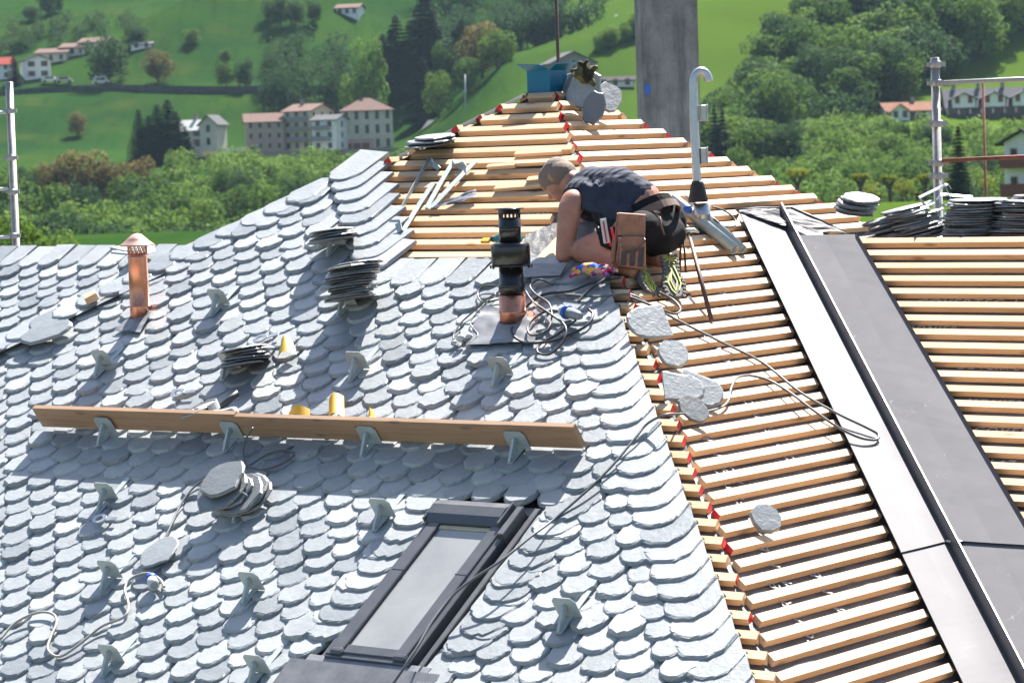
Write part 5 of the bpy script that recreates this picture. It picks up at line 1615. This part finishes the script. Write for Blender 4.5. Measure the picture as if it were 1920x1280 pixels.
connector(on_roof(1060, 584, .04), on_roof(1110, 600, .04) - on_roof(1060, 584, .04), 'blue and grey plug connector among the black cables', [('collar', 'white_plastic', [(.02, -.03), (.026, -.026), (.026, .0)]), ('ring', 'blue_plastic', [(.034, 0), (.036, .004), (.036, .02), (.031, .024)]), ('body', 'grey_plastic', [(.027, .024), (.026, .08), (.022, .105), (.014, .125)]), ])
connector(on_roof(283, 1082, .03), on_roof(294, 1112, .03) - on_roof(283, 1082, .03), 'white and grey plug with blue collar at the end of the pale cable', [('ring', 'blue_plastic', [(.026, 0), (.028, .003), (.028, .022), (.024, .026)]), ('body', 'white_plastic', [(.024, .02), (.027, .05), (.027, .078), (.022, .08)]), ('socket', 'grey_plastic', [(.02, .06), (.018, .084)])])
root = empty('white_adapter', M.Translation(on_roof(866, 636, .02))); tag(root, 'white plastic adapter at the end of the thin black cables', 'adapter')
mb = MB(); mb.ball(on_roof(864, 634, .022), .024, .018, .02, seg=10, rings=7); mb.build('body', MT['white_plastic'], root)
mb = MB(); mb.ball(on_roof(880, 630, .02), .018, .014, .014, seg=9, rings=6); mb.build('lobe', MT['white_plastic'], root)
mb = MB(); mb.ball(on_roof(852, 641, .014), .014, .012, .01, seg=8, rings=6); mb.build('lobe', MT['white_plastic'], root)
for x, y, lb, a in ((491, 640, 'galvanised eye plate beside the untidy slate stack', .4), (190, 978, 'galvanised strap with an eye below the left bracket', .1), (336, 742, 'pale ring offcut on the slates above the grinder', .2)):
    m = F1.mat(*F1.at(x, y, HS), HS + .016, a); root = empty('eye_plate', m); tag(root, lb, 'plate')
    mb = MB(); n = 18
    ro = [(.042 * math.cos(2 * math.pi * i / n), .034 * math.sin(2 * math.pi * i / n)) for i in range(n)]; ri = [(x_ * .5, y_ * .5) for x_, y_ in ro]
    vs = [V((p, q, z)) for z in (0, .008) for p, q in ro + ri]
    fs = []
    for i in range(n):
        j = (i + 1) % n; fs += [(2 * n + i, 2 * n + j, 3 * n + j, 3 * n + i), (i, j, 2 * n + j, 2 * n + i), (n + j, n + i, 3 * n + i, 3 * n + j)]
    mb.add(vs, fs); mb.build('eye', MT['galv_bright'], root, m)
    mb = MB(); mb.cbox(.036, .11, -.012, .012, 0, .006, .001); mb.build('tail', MT['galv_bright'], root, m)

# ------------------------------------------------------------------ angle grinder on the plank, drill, hammer
p0 = F1.pt(372, 768, HS + .10)
gm = look_frame(p0, (F1.n * .55 + zup * .5 - F1.u * .25).normalized(), F1.u) @ rotz(.25)
MT['dusty'] = simple('dusty_grey_casing', (0.34, 0.355, 0.36), 0.7, var=.2, scale=30)
gr = empty('angle_grinder', gm); tag(gr, 'dust-covered angle grinder with a big disc guard lying on the plank', 'grinder')
lpart(gr, 'disc', 'dusty', [(.098, 0), (.098, .004), (.022, .006), (.020, .014), (.006, .016)], gm)
mb = MB(); n = 16
for zz, rr in ((0.0, .104), (-.03, .104), (-.03, .098), (0.0, .098)): pass
vs = []; fs = []
for i in range(n + 1):
    a = -.5 + 3.6 * i / n
    for r_, z_ in ((.108, .012), (.108, -.034), (.03, -.036), (.03, -.033), (.104, -.030), (.104, .012)): vs.append(V((r_ * math.cos(a), r_ * math.sin(a), z_)))
for i in range(n):
    for k in range(6): fs.append((i * 6 + k, i * 6 + (k + 1) % 6, i * 6 + 6 + (k + 1) % 6, i * 6 + 6 + k))
mb.add(vs, fs, 0, False); mb.build('guard', MT['dusty'], gr, gm)
mb = MB(); mb.tube([V((.0, 0, -.05)), V((.06, -.02, -.055)), V((.16, -.06, -.06)), V((.26, -.09, -.06))], [.036, .036, .031, .027], 12); mb.build('body', MT['dusty'], gr, gm)
mb = MB(); mb.tube([V((.05, .03, -.045)), V((.13, .10, -.02)), V((.17, .14, -.01))], [.013, .017, .018], 10); mb.build('side_handle', MT['dark_plastic'], gr, gm)
p0 = F1.pt(935, 448, .05); dm = look_frame(p0, F1.n, F1.u)
dr = empty('cordless_drill', dm); tag(dr, 'teal and dark cordless drill with a yellow strap behind the flue', 'drill')
mb = MB(); mb.tube([(-.03, 0, 0), (.02, 0, .004), (.14, 0, .006)], [.016, .03, .032], 12); mb.build('body', MT['teal_plastic'], dr, dm)
mb = MB(); mb.tube([(-.03, 0, 0), (-.055, 0, 0)], [.018, .012], 10); mb.build('chuck', MT['dark_plastic'], dr, dm)
mb = MB(); mb.cbox(.09, .13, -.10, -.02, -.018, .018, .006); mb.build('grip', MT['dark_plastic'], dr, dm)
mb = MB(); mb.cbox(-.10, -.045, -.035, .0, -.005, .012, .003); mb.build('strap', MT['yellow'], dr, dm)
a, b_ = at_depth(1334, 600, 14.37), at_depth(1291, 436, 14.78)
ha = empty('hammer', M.Translation(a)); tag(ha, 'brown-handled roofing hammer standing beside the worker\'s hip', 'hammer')
mb = MB(); mb.tube([a, a.lerp(b_, .5), b_], [.0115, .012, .010], 8); mb.build('handle', MT['brown_steel'], ha)
mb = MB(); mb.tube([b_ + CR * -.035 + CU * .01, b_ + CU * .008, b_ + CR * .03 + CU * .012, b_ + CR * .055 + CU * .0], [.011, .014, .010, .004], 8); mb.build('head', MT['galv_bright'], ha)
pl = empty('pincers', M.Translation(at_depth(1280, 440, 14.72))); tag(pl, 'long dark pincers hanging from the belt between shoe and hammer', 'pincers')
for x0, x1 in ((1277, 1275), (1281, 1286)):
    mb = MB(); mb.tube([at_depth(x0, 438, 14.72), at_depth((x0 + x1) / 2, 470, 14.68), at_depth(x1, 511, 14.62)], .006, 7); mb.build('arm', MT['brown_steel'], pl)
mb = MB(); mb.ball(at_depth(1280, 436, 14.72), .02, .012, .022, seg=9, rings=6); mb.build('jaw', MT['brown_steel'], pl)

# ------------------------------------------------------------------ gloves
def patch_material(name, cols, scale):
    t = NT(name); co = t.coord('Object'); vo = t.new('TexVoronoi'); vo.inputs['Scale'].default_value = scale; t.ln(co, vo.inputs['Vector'])
    sp = t.new('SeparateColor'); t.ln(vo.outputs['Color'], sp.inputs[0])
    q = t.new('ValToRGB'); q.color_ramp.interpolation = 'CONSTANT'; el = q.color_ramp.elements
    while len(el) < len(cols): el.new(.5)
    for i, c in enumerate(cols): el[i].position = i / len(cols); el[i].color = (*c, 1)
    t.ln(sp.outputs[0], q.inputs[0]); t.set(q.outputs[0], .85, 0, .2); t.bump(t.noise(co, 220, 3), .3, .003); return t.mat
MT['camo'] = patch_material('camouflage_cloth', [(.02, .02, .018), (.09, .10, .045), (.05, .06, .03), (.28, .26, .19), (.03, .03, .025)], 42)
MT['bright_knit'] = patch_material('bright_patchwork_knit', [(.02, .12, .5), (.25, .10, .38), (.5, .02, .06), (.08, .35, .1), (.75, .42, .05), (.6, .3, .28), (.28, .16, .42)], 46)
def fuse(name, prims, mat, parent, voxel=.006, smooth=6, mat_w=None):
    """one continuous skin grown over tapered limbs; prims = (p0, r0, p1, r1)"""
    mb = MB()
    for p0, r0, p1, r1 in prims:
        p0, p1 = V(p0), V(p1)
        mb.ball(p0, r0, seg=14, rings=9)
        if (p1 - p0).length > 1e-6:
            mb.ball(p1, r1, seg=14, rings=9)
            ax = (p1 - p0).normalized(); k = (r0 - r1) / max((p1 - p0).length, 1e-6); k = max(-.95, min(.95, k)); c = math.sqrt(1 - k * k)
            mb.tube([p0 + ax * r0 * k, p1 + ax * r1 * k], [r0 * c, r1 * c], 16)
    me = mb.mesh(name, mat)
    tmp = bpy.data.objects.new(name + '_tmp', me); COL.objects.link(tmp)
    md = tmp.modifiers.new('r', 'REMESH'); md.mode = 'VOXEL'; md.voxel_size = voxel; md.use_smooth_shade = True
    ms = tmp.modifiers.new('s', 'SMOOTH'); ms.iterations = smooth; ms.factor = .5
    dg = bpy.context.evaluated_depsgraph_get()
    out = bpy.data.meshes.new_from_object(tmp.evaluated_get(dg))
    bpy.data.objects.remove(tmp)
    out.name = name; out.materials.clear()
    for q in (mat if isinstance(mat, list) else [mat]): out.materials.append(q)
    for p in out.polygons: p.use_smooth = True
    o = bpy.data.objects.new(name, out)
    return link(o, parent, mat_w)
def glove(name, c, dirs, mat, label, rp=.03, fl=1.0):
    """crumpled work glove: palm lump and five fingers"""
    pr = [(c, rp, c + dirs[0] * .03, rp * .85)]
    for k, (d, L) in enumerate(zip(dirs, (.06, .075, .075, .065, .055))):
        L *= fl
        m_ = c + d * (rp + L * .45); e = m_ + (d * .6 + V((0, 0, -.22))) * L * .6
        pr += [(c + d * rp * .5, rp * .5, m_, rp * .36), (m_, rp * .36, e, rp * .3)]
    o = fuse(name, pr, MT[mat], None, .0045, 3); tag(o, label, 'glove'); return o
g0 = at_depth(1098, 142, 16.3)
glove('work_glove', g0, [V((-.8, -.2, .35)).normalized(), V((-.3, -.3, .7)).normalized(), V((.1, -.3, .8)).normalized(), V((.5, -.3, .4)).normalized(), V((.45, -.5, -.5)).normalized()], 'camo', 'camouflage work glove draped over the leaning slates at the peak', .05, .62)
g1 = F1.pt(1110, 505, HS + .03)
glove('work_glove', g1, [F1.u * -1.3 + F1.n * .1, F1.u * -1.1 - F1.up * .35, F1.u * 1.5 + F1.n * .05, F1.u * 1.2 - F1.up * .3, F1.u * .9 + F1.up * .4], 'bright_knit', 'bright patchwork knitted glove lying below the worker\'s knee', .036, 1.1)

# ------------------------------------------------------------------ scaffolding
def pole(name, a, b_, r, mat, root):
    mb = MB(); mb.tube([a, (a + b_) / 2, b_], r, 14); return mb.build(name, MT[mat], root)
MT['scaf'] = metal_material('scaffold_tube', (0.34, 0.33, 0.32), .55, .6, .25, 18)
def coupler(p, root, r=.027):
    mb = MB(); mb.lathe([(r, -.02), (r * 1.15, -.015), (r * 1.15, .015), (r, .02)], 12); mb.box(r * .8, r * 1.9, -.012, .012, -.014, .014); mb.box(-r * 1.7, -r * .8, -.01, .01, -.012, .012)
    mb.build('coupler', MT['scaf'], root, up_frame(p))
dl = 20.6
tp, bt = at_depth(17, 154, dl), at_depth(26, 470, dl)
sl = empty('scaffold', M.Translation(V((bt.x, bt.y, 0)))); tag(sl, 'grey scaffold standard with three rail ends beside the slated ridge', 'scaffold')
pole('standard', V((bt.x, bt.y, 0)), tp + V((0, 0, 0)), .0275, 'scaf', sl)
for y, x in ((211, 18), (354, 22), (444, 25)):
    q = at_depth(x, y, dl); pole('rail', q + V((-.02, -.03, 0)), q + V((-1.8, -.05, .0)), .0125, 'galv_bright', sl)
pole('standard', V((bt.x - 1.78, bt.y - .05, 0)), V((bt.x - 1.78, bt.y - .05, tp.z)), .0275, 'scaf', sl)
for x, y in ((18, 208), (20, 296), (23, 360), (25, 442)): coupler(at_depth(x, y, dl), sl)
dr_ = 16.9
tp, bt = at_depth(1753, 108, dr_), at_depth(1759, 372, dr_)
sr = empty('scaffold', M.Translation(V((bt.x, bt.y, 0)))); tag(sr, 'grey scaffold standard with guard rails behind the slate stacks', 'scaffold')
pole('standard', V((bt.x, bt.y, 0)), tp, .0255, 'scaf', sr)
pole('rail', at_depth(1757, 156, dr_ - .04), at_depth(2080, 141, dr_ - .3), .0135, 'scaf', sr)
pole('rusty_rail', at_depth(1766, 301, dr_ - .04), at_depth(2080, 287, dr_ - .3), .0125, 'rust', sr)
q = at_depth(2076, 120, dr_ - .3); pole('standard', V((q.x, q.y, 0)), q, .0255, 'scaf', sr)
for x, y in ((1754, 121), (1755, 156), (1757, 232), (1758, 306), (1758, 330)): coupler(at_depth(x, y, dr_), sr, .031)
q = at_depth(1845, 150, 48); pole('rear_standard', V((q.x, q.y, 0)), at_depth(1843, 150, 48), .022, 'rust', sr)
# ------------------------------------------------------------------ the roofer, kneeling and bent over at the hip
D0 = 14.62
def Q(x, y, d): return at_depth(x, y, D0 + d)
def skin_material():
    t = NT('skin'); co = t.coord('Object')
    n = t.noise(co, 14, 4); n2 = t.noise(co, 90, 3)
    c = t.ramp(n, [(.3, (.34, .15, .10)), (.7, (.45, .22, .15))])
    t.set(c, .5, 0, .4); t.bump(n2, .08, .004)
    t.b.inputs['Subsurface Weight'].default_value = .06; t.b.inputs['Subsurface Radius'].default_value = (.02, .008, .004)
    return t.mat
MT['skin'] = skin_material()
MT['hair'] = simple('cropped_hair', (.20, .145, .115), .85, var=.25, scale=160, bump=.4)
def cloth(name, c, scale=24, b=.5, dist=.02, wave=True):
    t = NT(name); co = t.coord('Object'); n = t.noise(co, scale, 5, .6, .4); w = t.noise(co, 300, 2)
    t.set(t.ramp(n, [(.3, tuple(V(c) * .82)), (.7, tuple(V(c) * 1.15))]), .85, 0, .15)
    h = n
    if wave:
        wv = t.new('TexWave'); wv.inputs['Scale'].default_value = 9; wv.inputs['Distortion'].default_value = 5; wv.inputs['Detail'].default_value = 2
        m = t.new('Mapping'); m.inputs['Rotation'].default_value = (0, .5, .9); t.ln(co, m.inputs[0]); t.ln(m.outputs[0], wv.inputs['Vector'])
        h = t.math('ADD', t.math('MULTIPLY', wv.outputs['Fac'], .8), n)
    t.bump(h, b, dist); return t.mat
MT['shirt'] = cloth('navy_shirt', (.040, .047, .068), 18, .5, .016)
MT['shorts'] = cloth('black_shorts', (.013, .013, .015), 18, .35, .015, False)
MT['red_cloth'] = simple('red_stripe', (.5, .02, .03), .7)
MT['leather'] = simple('worn_leather', (.27, .125, .08), .65, var=.35, scale=22, bump=.35)
MT['leather_dark'] = simple('dark_leather', (.05, .04, .036), .6, var=.4, scale=40, bump=.3)
MT['belt'] = simple('webbing_belt', (.16, .10, .075), .7, var=.3, scale=40, bump=.2)
MT['shoe'] = simple('dark_shoe', (.025, .026, .028), .7, var=.3, scale=40, bump=.3)
MT['shoe_green'] = simple('green_shoe_mesh', (.06, .09, .035), .75, var=.4, scale=60, bump=.3)
MT['sole'] = simple('grey_rubber_sole', (.12, .115, .115), .8, var=.25, scale=50, bump=.2)
MT['lug'] = simple('yellow_sole_lug', (.42, .44, .04), .6)
MT['lug_orange'] = simple('orange_sole_lug', (.5, .25, .03), .6)

pel = Q(1222, 415, .10)
man = empty('person', M.Translation(V((pel.x, pel.y, pel.z - .35))))
tag(man, 'person in navy sleeveless shirt and black shorts kneeling bent over on the roof', 'person')
# joints
hipL, hipR = Q(1204, 436, -.02), Q(1246, 418, .22)
kneeL, kneeR = Q(1092, 470, .02), Q(1150, 455, .42)
ankL, ankR = Q(1188, 508, -.17), Q(1240, 488, -.02)
shL, shR = Q(1070, 382, .10), Q(1112, 338, .46)
elL, wrL = Q(1057, 478, .06), Q(1088, 462, .30)
elR, wrR = Q(1098, 440, .52), Q(1080, 462, .42)
neck = Q(1083, 343, .33)
chest, belly, loin = Q(1110, 360, .28), Q(1160, 358, .20), Q(1202, 378, .14)
headc = Q(1047, 335, .36)
cr_ = (CR * -.50 + CU * .62 + CF * .40).normalized()           # crown
fc_ = (CR * -.48 + CU * -.72 + CF * .42); fc_ = (fc_ - cr_ * fc_.dot(cr_)).normalized()   # face
sd_ = cr_.cross(fc_)                                          # towards one ear
if sd_.dot(CF) > 0: sd_ = -sd_
hd = lambda a, b, c: headc + fc_ * a + cr_ * b + sd_ * c
body = []
def cap(a, ra, b, rb): body.append((a, ra, b, rb))
# skull, jaw, nose, brow
cap(hd(-.022, .028, 0), .076, hd(.030, .030, 0), .070); cap(hd(-.03, .0, .012), .070, hd(-.03, .0, -.012), .070)
cap(hd(.030, -.03, .018), .052, hd(.030, -.03, -.018), .052); cap(hd(.055, -.075, 0), .034, hd(.03, -.06, 0), .045)
cap(hd(.085, .0, 0), .013, hd(.106, -.028, 0), .014); cap(hd(.078, .020, .028), .02, hd(.078, .020, -.028), .02)
cap(hd(.082, -.055, .014), .011, hd(.082, -.055, -.014), .011)
for s in (1, -1):
    cap(hd(-.004, .006, .076 * s), .012, hd(-.010, -.022, .077 * s), .010); cap(hd(-.014, .010, .079 * s), .010, hd(-.018, -.006, .081 * s), .009)
cap(hd(-.035, -.055, 0), .058, neck, .062)
# trunk
cap(neck, .062, chest.lerp(neck, .5), .085)
cap(chest.lerp(shL, .55), .088, chest.lerp(shR, .55), .088); cap(chest, .115, belly, .112); cap(belly.lerp(Q(1150, 372, .10), .4), .10, belly.lerp(Q(1165, 365, .33), .5), .10)
cap(belly, .112, loin, .108); cap(loin, .106, pel, .108); cap(hipL.lerp(hipR, .1), .103, hipL.lerp(hipR, .9), .103)
# arms with hands
cap(shL.lerp(chest, .12), .066, shL.lerp(elL, .12), .062); cap(shL.lerp(elL, .15), .060, shL.lerp(elL, .55), .053); cap(shL.lerp(elL, .55), .053, elL, .043); cap(elL, .044, elL.lerp(wrL, .35), .044); cap(elL.lerp(wrL, .35), .044, wrL, .028)
cap(shR, .062, elR, .045); cap(elR, .045, wrR, .03)
def hand(w, d, up, side):
    palm = w + d * .055
    cap(w, .028, palm, .033); cap(palm + side * .018, .024, palm - side * .018, .024)
    for i, (o_, L) in enumerate(((-.027, .062), (-.009, .072), (.009, .068), (.027, .054))):
        k0 = palm + d * .03 + side * o_; k1 = k0 + d * L * .5 - up * .006; k2 = k1 + d * L * .38 - up * .022
        cap(k0, .0095, k1, .009); cap(k1, .009, k2, .008)
    t0 = w + d * .03 + side * .03; t1 = t0 + d * .03 + side * .022; cap(t0, .012, t1, .0105); cap(t1, .0105, t1 + d * .026 - up * .01, .009)
fw = (CR * -.6 + CF * .8).normalized()
hand(wrL, (fw * .8 - zup * .4).normalized(), zup, (fw.cross(zup)).normalized()); hand(wrR, (fw * .8 - zup * .5).normalized(), zup, -(fw.cross(zup)).normalized())
# legs
for h_, k_, a_ in ((hipL, kneeL, ankL), (hipR, kneeR, ankR)):
    cap(h_, .098, h_.lerp(k_, .45), .088); cap(h_.lerp(k_, .45), .090, k_, .062); cap(k_, .062, k_.lerp(a_, .32), .060); cap(k_.lerp(a_, .32), .060, a_, .040)
fuse('body', body, MT['skin'], man, .0075, 5)
# cropped hair: a close cap over crown and nape
fuse('hair', [(hd(-.022, .028, 0), .0800, hd(.026, .032, 0), .0750), (hd(-.030, .0, .012), .0750, hd(-.030, .0, -.012), .0750), (hd(.0, .014, .014), .0725, hd(.0, .014, -.014), .0725)], MT['hair'], man, .005, 3)
# sleeveless shirt
sh = [(chest.lerp(shL, .50), .100, chest.lerp(shR, .60), .100), (chest.lerp(neck, .45), .084, chest.lerp(shL, .55), .082), (chest.lerp(neck, .45), .084, chest.lerp(shR, .7), .086),
      (chest, .128, belly, .124), (belly.lerp(Q(1150, 372, .10), .4), .112, belly.lerp(Q(1165, 362, .33), .6), .114), (belly, .126, belly.lerp(loin, .9), .114), (Q(1140, 398, .14), .088, Q(1168, 402, .06), .074), (chest, .122, chest + V((0, 0, -.04)), .115)]
# folds: thin ridges running round the back
for i in range(9):
    f = i / 8
    a = Q(1100 + 92 * f, 322 + 16 * f + 8 * math.sin(i * 2.1), .22 - .02 * f); b_ = Q(1092 + 70 * f, 392 + 14 * f, .06 - .03 * f); m_ = a.lerp(b_, .5) + V((0, -.05, .03))
    a = a - CU * .03
    sh += [(a, .010, m_, .011), (m_, .011, b_, .010)]
fuse('shirt', sh, MT['shirt'], man, .0075, 4)
# shorts, waistband, stripes
so = [(pel, .118, loin.lerp(pel, .62), .112), (hipL.lerp(hipR, .05), .114, hipL.lerp(hipR, .95), .114), (hipL, .110, hipL.lerp(kneeL, .50), .099), (hipR, .118, hipR.lerp(kneeR, .5), .1), (Q(1232, 450, .0), .092, Q(1254, 438, .12), .092)]
fuse('shorts', so, MT['shorts'], man, .0075, 4)
ax = (kneeL - hipL).normalized(); c_ = hipL.lerp(kneeL, .48)
for i in range(3):
    mb = MB(); o_ = c_ - ax * (.026 * i - .01); ring = []
    for k in range(7):
        a = -0.55 + k * .18; d = (-CF * math.cos(a) + (CU * math.sin(a + .35)))
        d = (d - ax * d.dot(ax)).normalized(); ring.append(o_ + d * .102)
    ribbon(mb, ring, ax, .013, .0018); mb.build('stripe', MT['red_cloth'], man)
def ring_path(c, axis, r, a0, a1, n=18, sx=1.0):
    axis = axis.normalized(); x = (-CF - axis * (-CF).dot(axis)).normalized(); y = axis.cross(x)
    return [c + x * math.cos(a0 + (a1 - a0) * i / n) * r + y * math.sin(a0 + (a1 - a0) * i / n) * r * sx for i in range(n + 1)]
sp_ = (loin - pel).normalized()
mb = MB(); ribbon(mb, ring_path(pel.lerp(loin, .48), sp_, .131, -2.2, 2.2, 24, 1.12), sp_, .042, .002); mb.build('waistband', MT['shorts'], man)
# belt, pouch, tools: carried by the belt
bc = pel.lerp(loin, .12)
mb = MB(); ribbon(mb, ring_path(bc, sp_, .142, -2.3, 2.3, 26, 1.14), sp_, .040, .003)
belt = mb.build('tool_belt', MT['belt']); tag(belt, 'brown tool belt round the worker\'s waist', 'belt')
pm_ = look_frame(Q(1182, 455, -.205), -CF + CR * .06, CR) @ rotz(-.10) @ M.Scale(1.1, 4)
pch = empty('tool_pouch', pm_); tag(pch, 'worn brown leather tool pouch hanging at the worker\'s left hip', 'pouch')
def pbox(name, mat, poly, z0, z1, c=.0): 
    mb = MB(); mb.prism(poly, z0, z1, top=[(x * .96, y * .97) for x, y in poly]); return mb.build(name, MT[mat], pch, pm_)
pbox('back_panel', 'leather', [(-.072, .13), (.060, .135), (.074, -.06), (.080, -.115), (.055, -.132), (-.055, -.128), (-.07, -.10)], -.035, -.022)
pbox('large_pocket', 'leather', [(-.060, .02), (.062, .035), (.078, -.105), (.058, -.122), (-.048, -.118), (-.062, -.1)], -.022, .026)
pbox('small_pocket', 'leather', [(-.05, -.02), (-.02, -.055), (.03, -.04), (.066, .01), (.078, -.10), (.058, -.118), (-.045, -.114)], .026, .042)
pbox('flap', 'leather', [(-.068, .132), (.058, .136), (.062, .04), (.0, .022), (-.062, .03)], -.02, .008)
for i, x in enumerate((-.028, .012, .050)): pbox('dark_patch', 'leather_dark', [(x - .012, -.045 + .012 * i), (x + .012, -.04 + .012 * i), (x + .014, -.105), (x - .010, -.108)], .042, .045)
for x, y in ((-.052, .015), (-.046, -.015), (.06, .02)):
    mb = MB(); mb.ball((x, y, .03), .005, seg=8, rings=5); mb.build('rivet', MT['galv_bright'], pch, pm_)
mb = MB(); mb.cbox(-.082, -.062, -.1, .01, -.02, .012, .004); mb.build('side_pocket', MT['leather'], pch, pm_)
rm = look_frame(Q(1134, 432, -.17), -CF, CR) @ rotz(.16)
rule = empty('folding_rule', rm); tag(rule, 'white folding rule with red marking tucked in the pouch', 'rule')
mb = MB(); mb.cbox(-.016, .016, -.065, .06, -.006, .006, .002); mb.build('blade', MT['white_plastic'], rule, rm)
mb = MB(); mb.box(-.004, .004, -.06, .045, .006, .0075); mb.build('mark', MT['red_cloth'], rule, rm)
mb = MB(); mb.tube([Q(1236, 406, -.13), Q(1240, 424, -.135), Q(1246, 440, -.125)], [.008, .006, .004], 6); o = mb.build('belt_strap', MT['belt'], belt)
# shoes
def shoe(heel, toe, nrm, label):
    """sole faces nrm; heel to toe along y"""
    y = (toe - heel); L = y.length; y.normalize(); z = (nrm - y * nrm.dot(y)).normalized(); x = y.cross(z)
    m = frame(heel, x * 1.28, y, z); root = empty('work_shoe', m); tag(root, label, 'shoe')
    out = []
    for i in range(24):
        a = 2 * math.pi * i / 24; yy = .5 - .5 * math.cos(a); w_ = .036 + .014 * math.exp(-((yy - .70) / .22) ** 2) - .006 * math.exp(-((yy - .42) / .14) ** 2)
        out.append((w_ * math.sin(a) ** 1 * (1.0) * (abs(math.sin(a)) ** -.45 if abs(math.sin(a)) > .05 else 0), yy * L))
    mb = MB(); mb.prism(out, -.022, 0, top=[(p * .95, (q - L / 2) * .98 + L / 2) for p, q in out]); mb.build('sole', MT['sole'], root, m)
    rr = random.Random(3)
    mb = MB()
    for (y0, y1, x0, x1) in [(.10, .16, -.028, -.014), (.02, .07, -.02, -.008), (.02, .07, .008, .02), (.10, .16, .014, .028), (.0, .03, -.006, .006)] : pass
    def strip_(pts, w_=.005):
        b2 = MB(); ribbon(b2, [V((a_, b_ * L, .0035)) for a_, b_ in pts], V((1, .3, 0)), w_, .0025); b2.build('tread_line', MT['lug'], root, m)
    for k in range(8):
        a = k * math.pi / 4 + .2; strip_([(.008 * math.sin(a), .16 + .03 * math.cos(a)), (.030 * math.sin(a), .16 + .11 * math.cos(a))])
    strip_([(-.01, .30), (-.018, .42), (-.024, .55), (-.028, .70), (-.016, .86)]); strip_([(.01, .30), (.0, .42), (.012, .55), (.024, .70), (.014, .86), (.0, .94)])
    strip_([(.0, .45), (-.014, .66), (-.002, .88)], .004); strip_([(.002, .45), (.012, .66), (-.002, .88)], .004)
    for yy in (.58, .70): strip_([(-.038, yy), (-.026, yy)]); strip_([(.024, yy), (.038, yy)])
    mb = MB(); mb.lathe([(.009, 0), (.008, .005), (.002, .006)], 10); mb.build('heel_lug', MT['lug_orange'], root, m @ tr(0, .16 * L, .001))
    # tread blocks
    blk = MB()
    for i in range(12):
        yy = .04 + .92 * i / 11; w_ = .036 + .014 * math.exp(-((yy - .70) / .22) ** 2) - .006 * math.exp(-((yy - .42) / .14) ** 2)
        for s in (-1, 1):
            b2 = MB(); b2.cbox(s * w_ * .86 - .007, s * w_ * .86 + .007, yy * L - .008, yy * L + .008, -.008, .004, .0015); b2.build('tread_block', MT['sole'], root, m)
    return root, m
rt_, mR = shoe(Q(1253, 474, -.02), Q(1268, 556, -.235), (-CF + CR * .25 + CU * .25), 'dark work shoe with yellow tread, full sole turned to the hammer')
fuse('upper', [(mR @ V((0, .05, -.05)), .036, mR @ V((0, .14, -.045)), .036), (mR @ V((0, .14, -.045)), .036, mR @ V((0, .22, -.035)), .030), (mR @ V((0, .05, -.06)), .038, ankR, .046)], MT['shoe'], rt_, .006, 3)
lt_, mL = shoe(Q(1198, 490, -.12), Q(1226, 550, -.27), (-CF * .75 + CR * .75 + CU * .1), 'green and grey work shoe under the leather pouch')
fuse('upper', [(mL @ V((0, .05, -.05)), .036, mL @ V((0, .14, -.045)), .036), (mL @ V((0, .14, -.045)), .036, mL @ V((0, .2, -.035)), .030), (mL @ V((0, .05, -.06)), .038, ankL, .046)], MT['shoe_green'], lt_, .006, 3)
# ------------------------------------------------------------------ air
mb = MB(); mb.box(-1900, 1900, -45, 2990, -26, 800)
hz = bpy.data.materials.new('haze_air'); hz.use_nodes = True
hz.node_tree.nodes.remove(hz.node_tree.nodes['Principled BSDF'])
_pv = hz.node_tree.nodes.new('ShaderNodeVolumePrincipled')
_pv.inputs['Color'].default_value = (0.55, 0.78, 1.0, 1); _pv.inputs['Density'].default_value = 0.00004; _pv.inputs['Anisotropy'].default_value = 0.2
hz.node_tree.links.new(_pv.outputs[0], hz.node_tree.nodes['Material Output'].inputs['Volume'])
o = mb.build('haze', hz); tag(o, 'thin pale haze lying in the valley air', 'haze', kind='stuff')
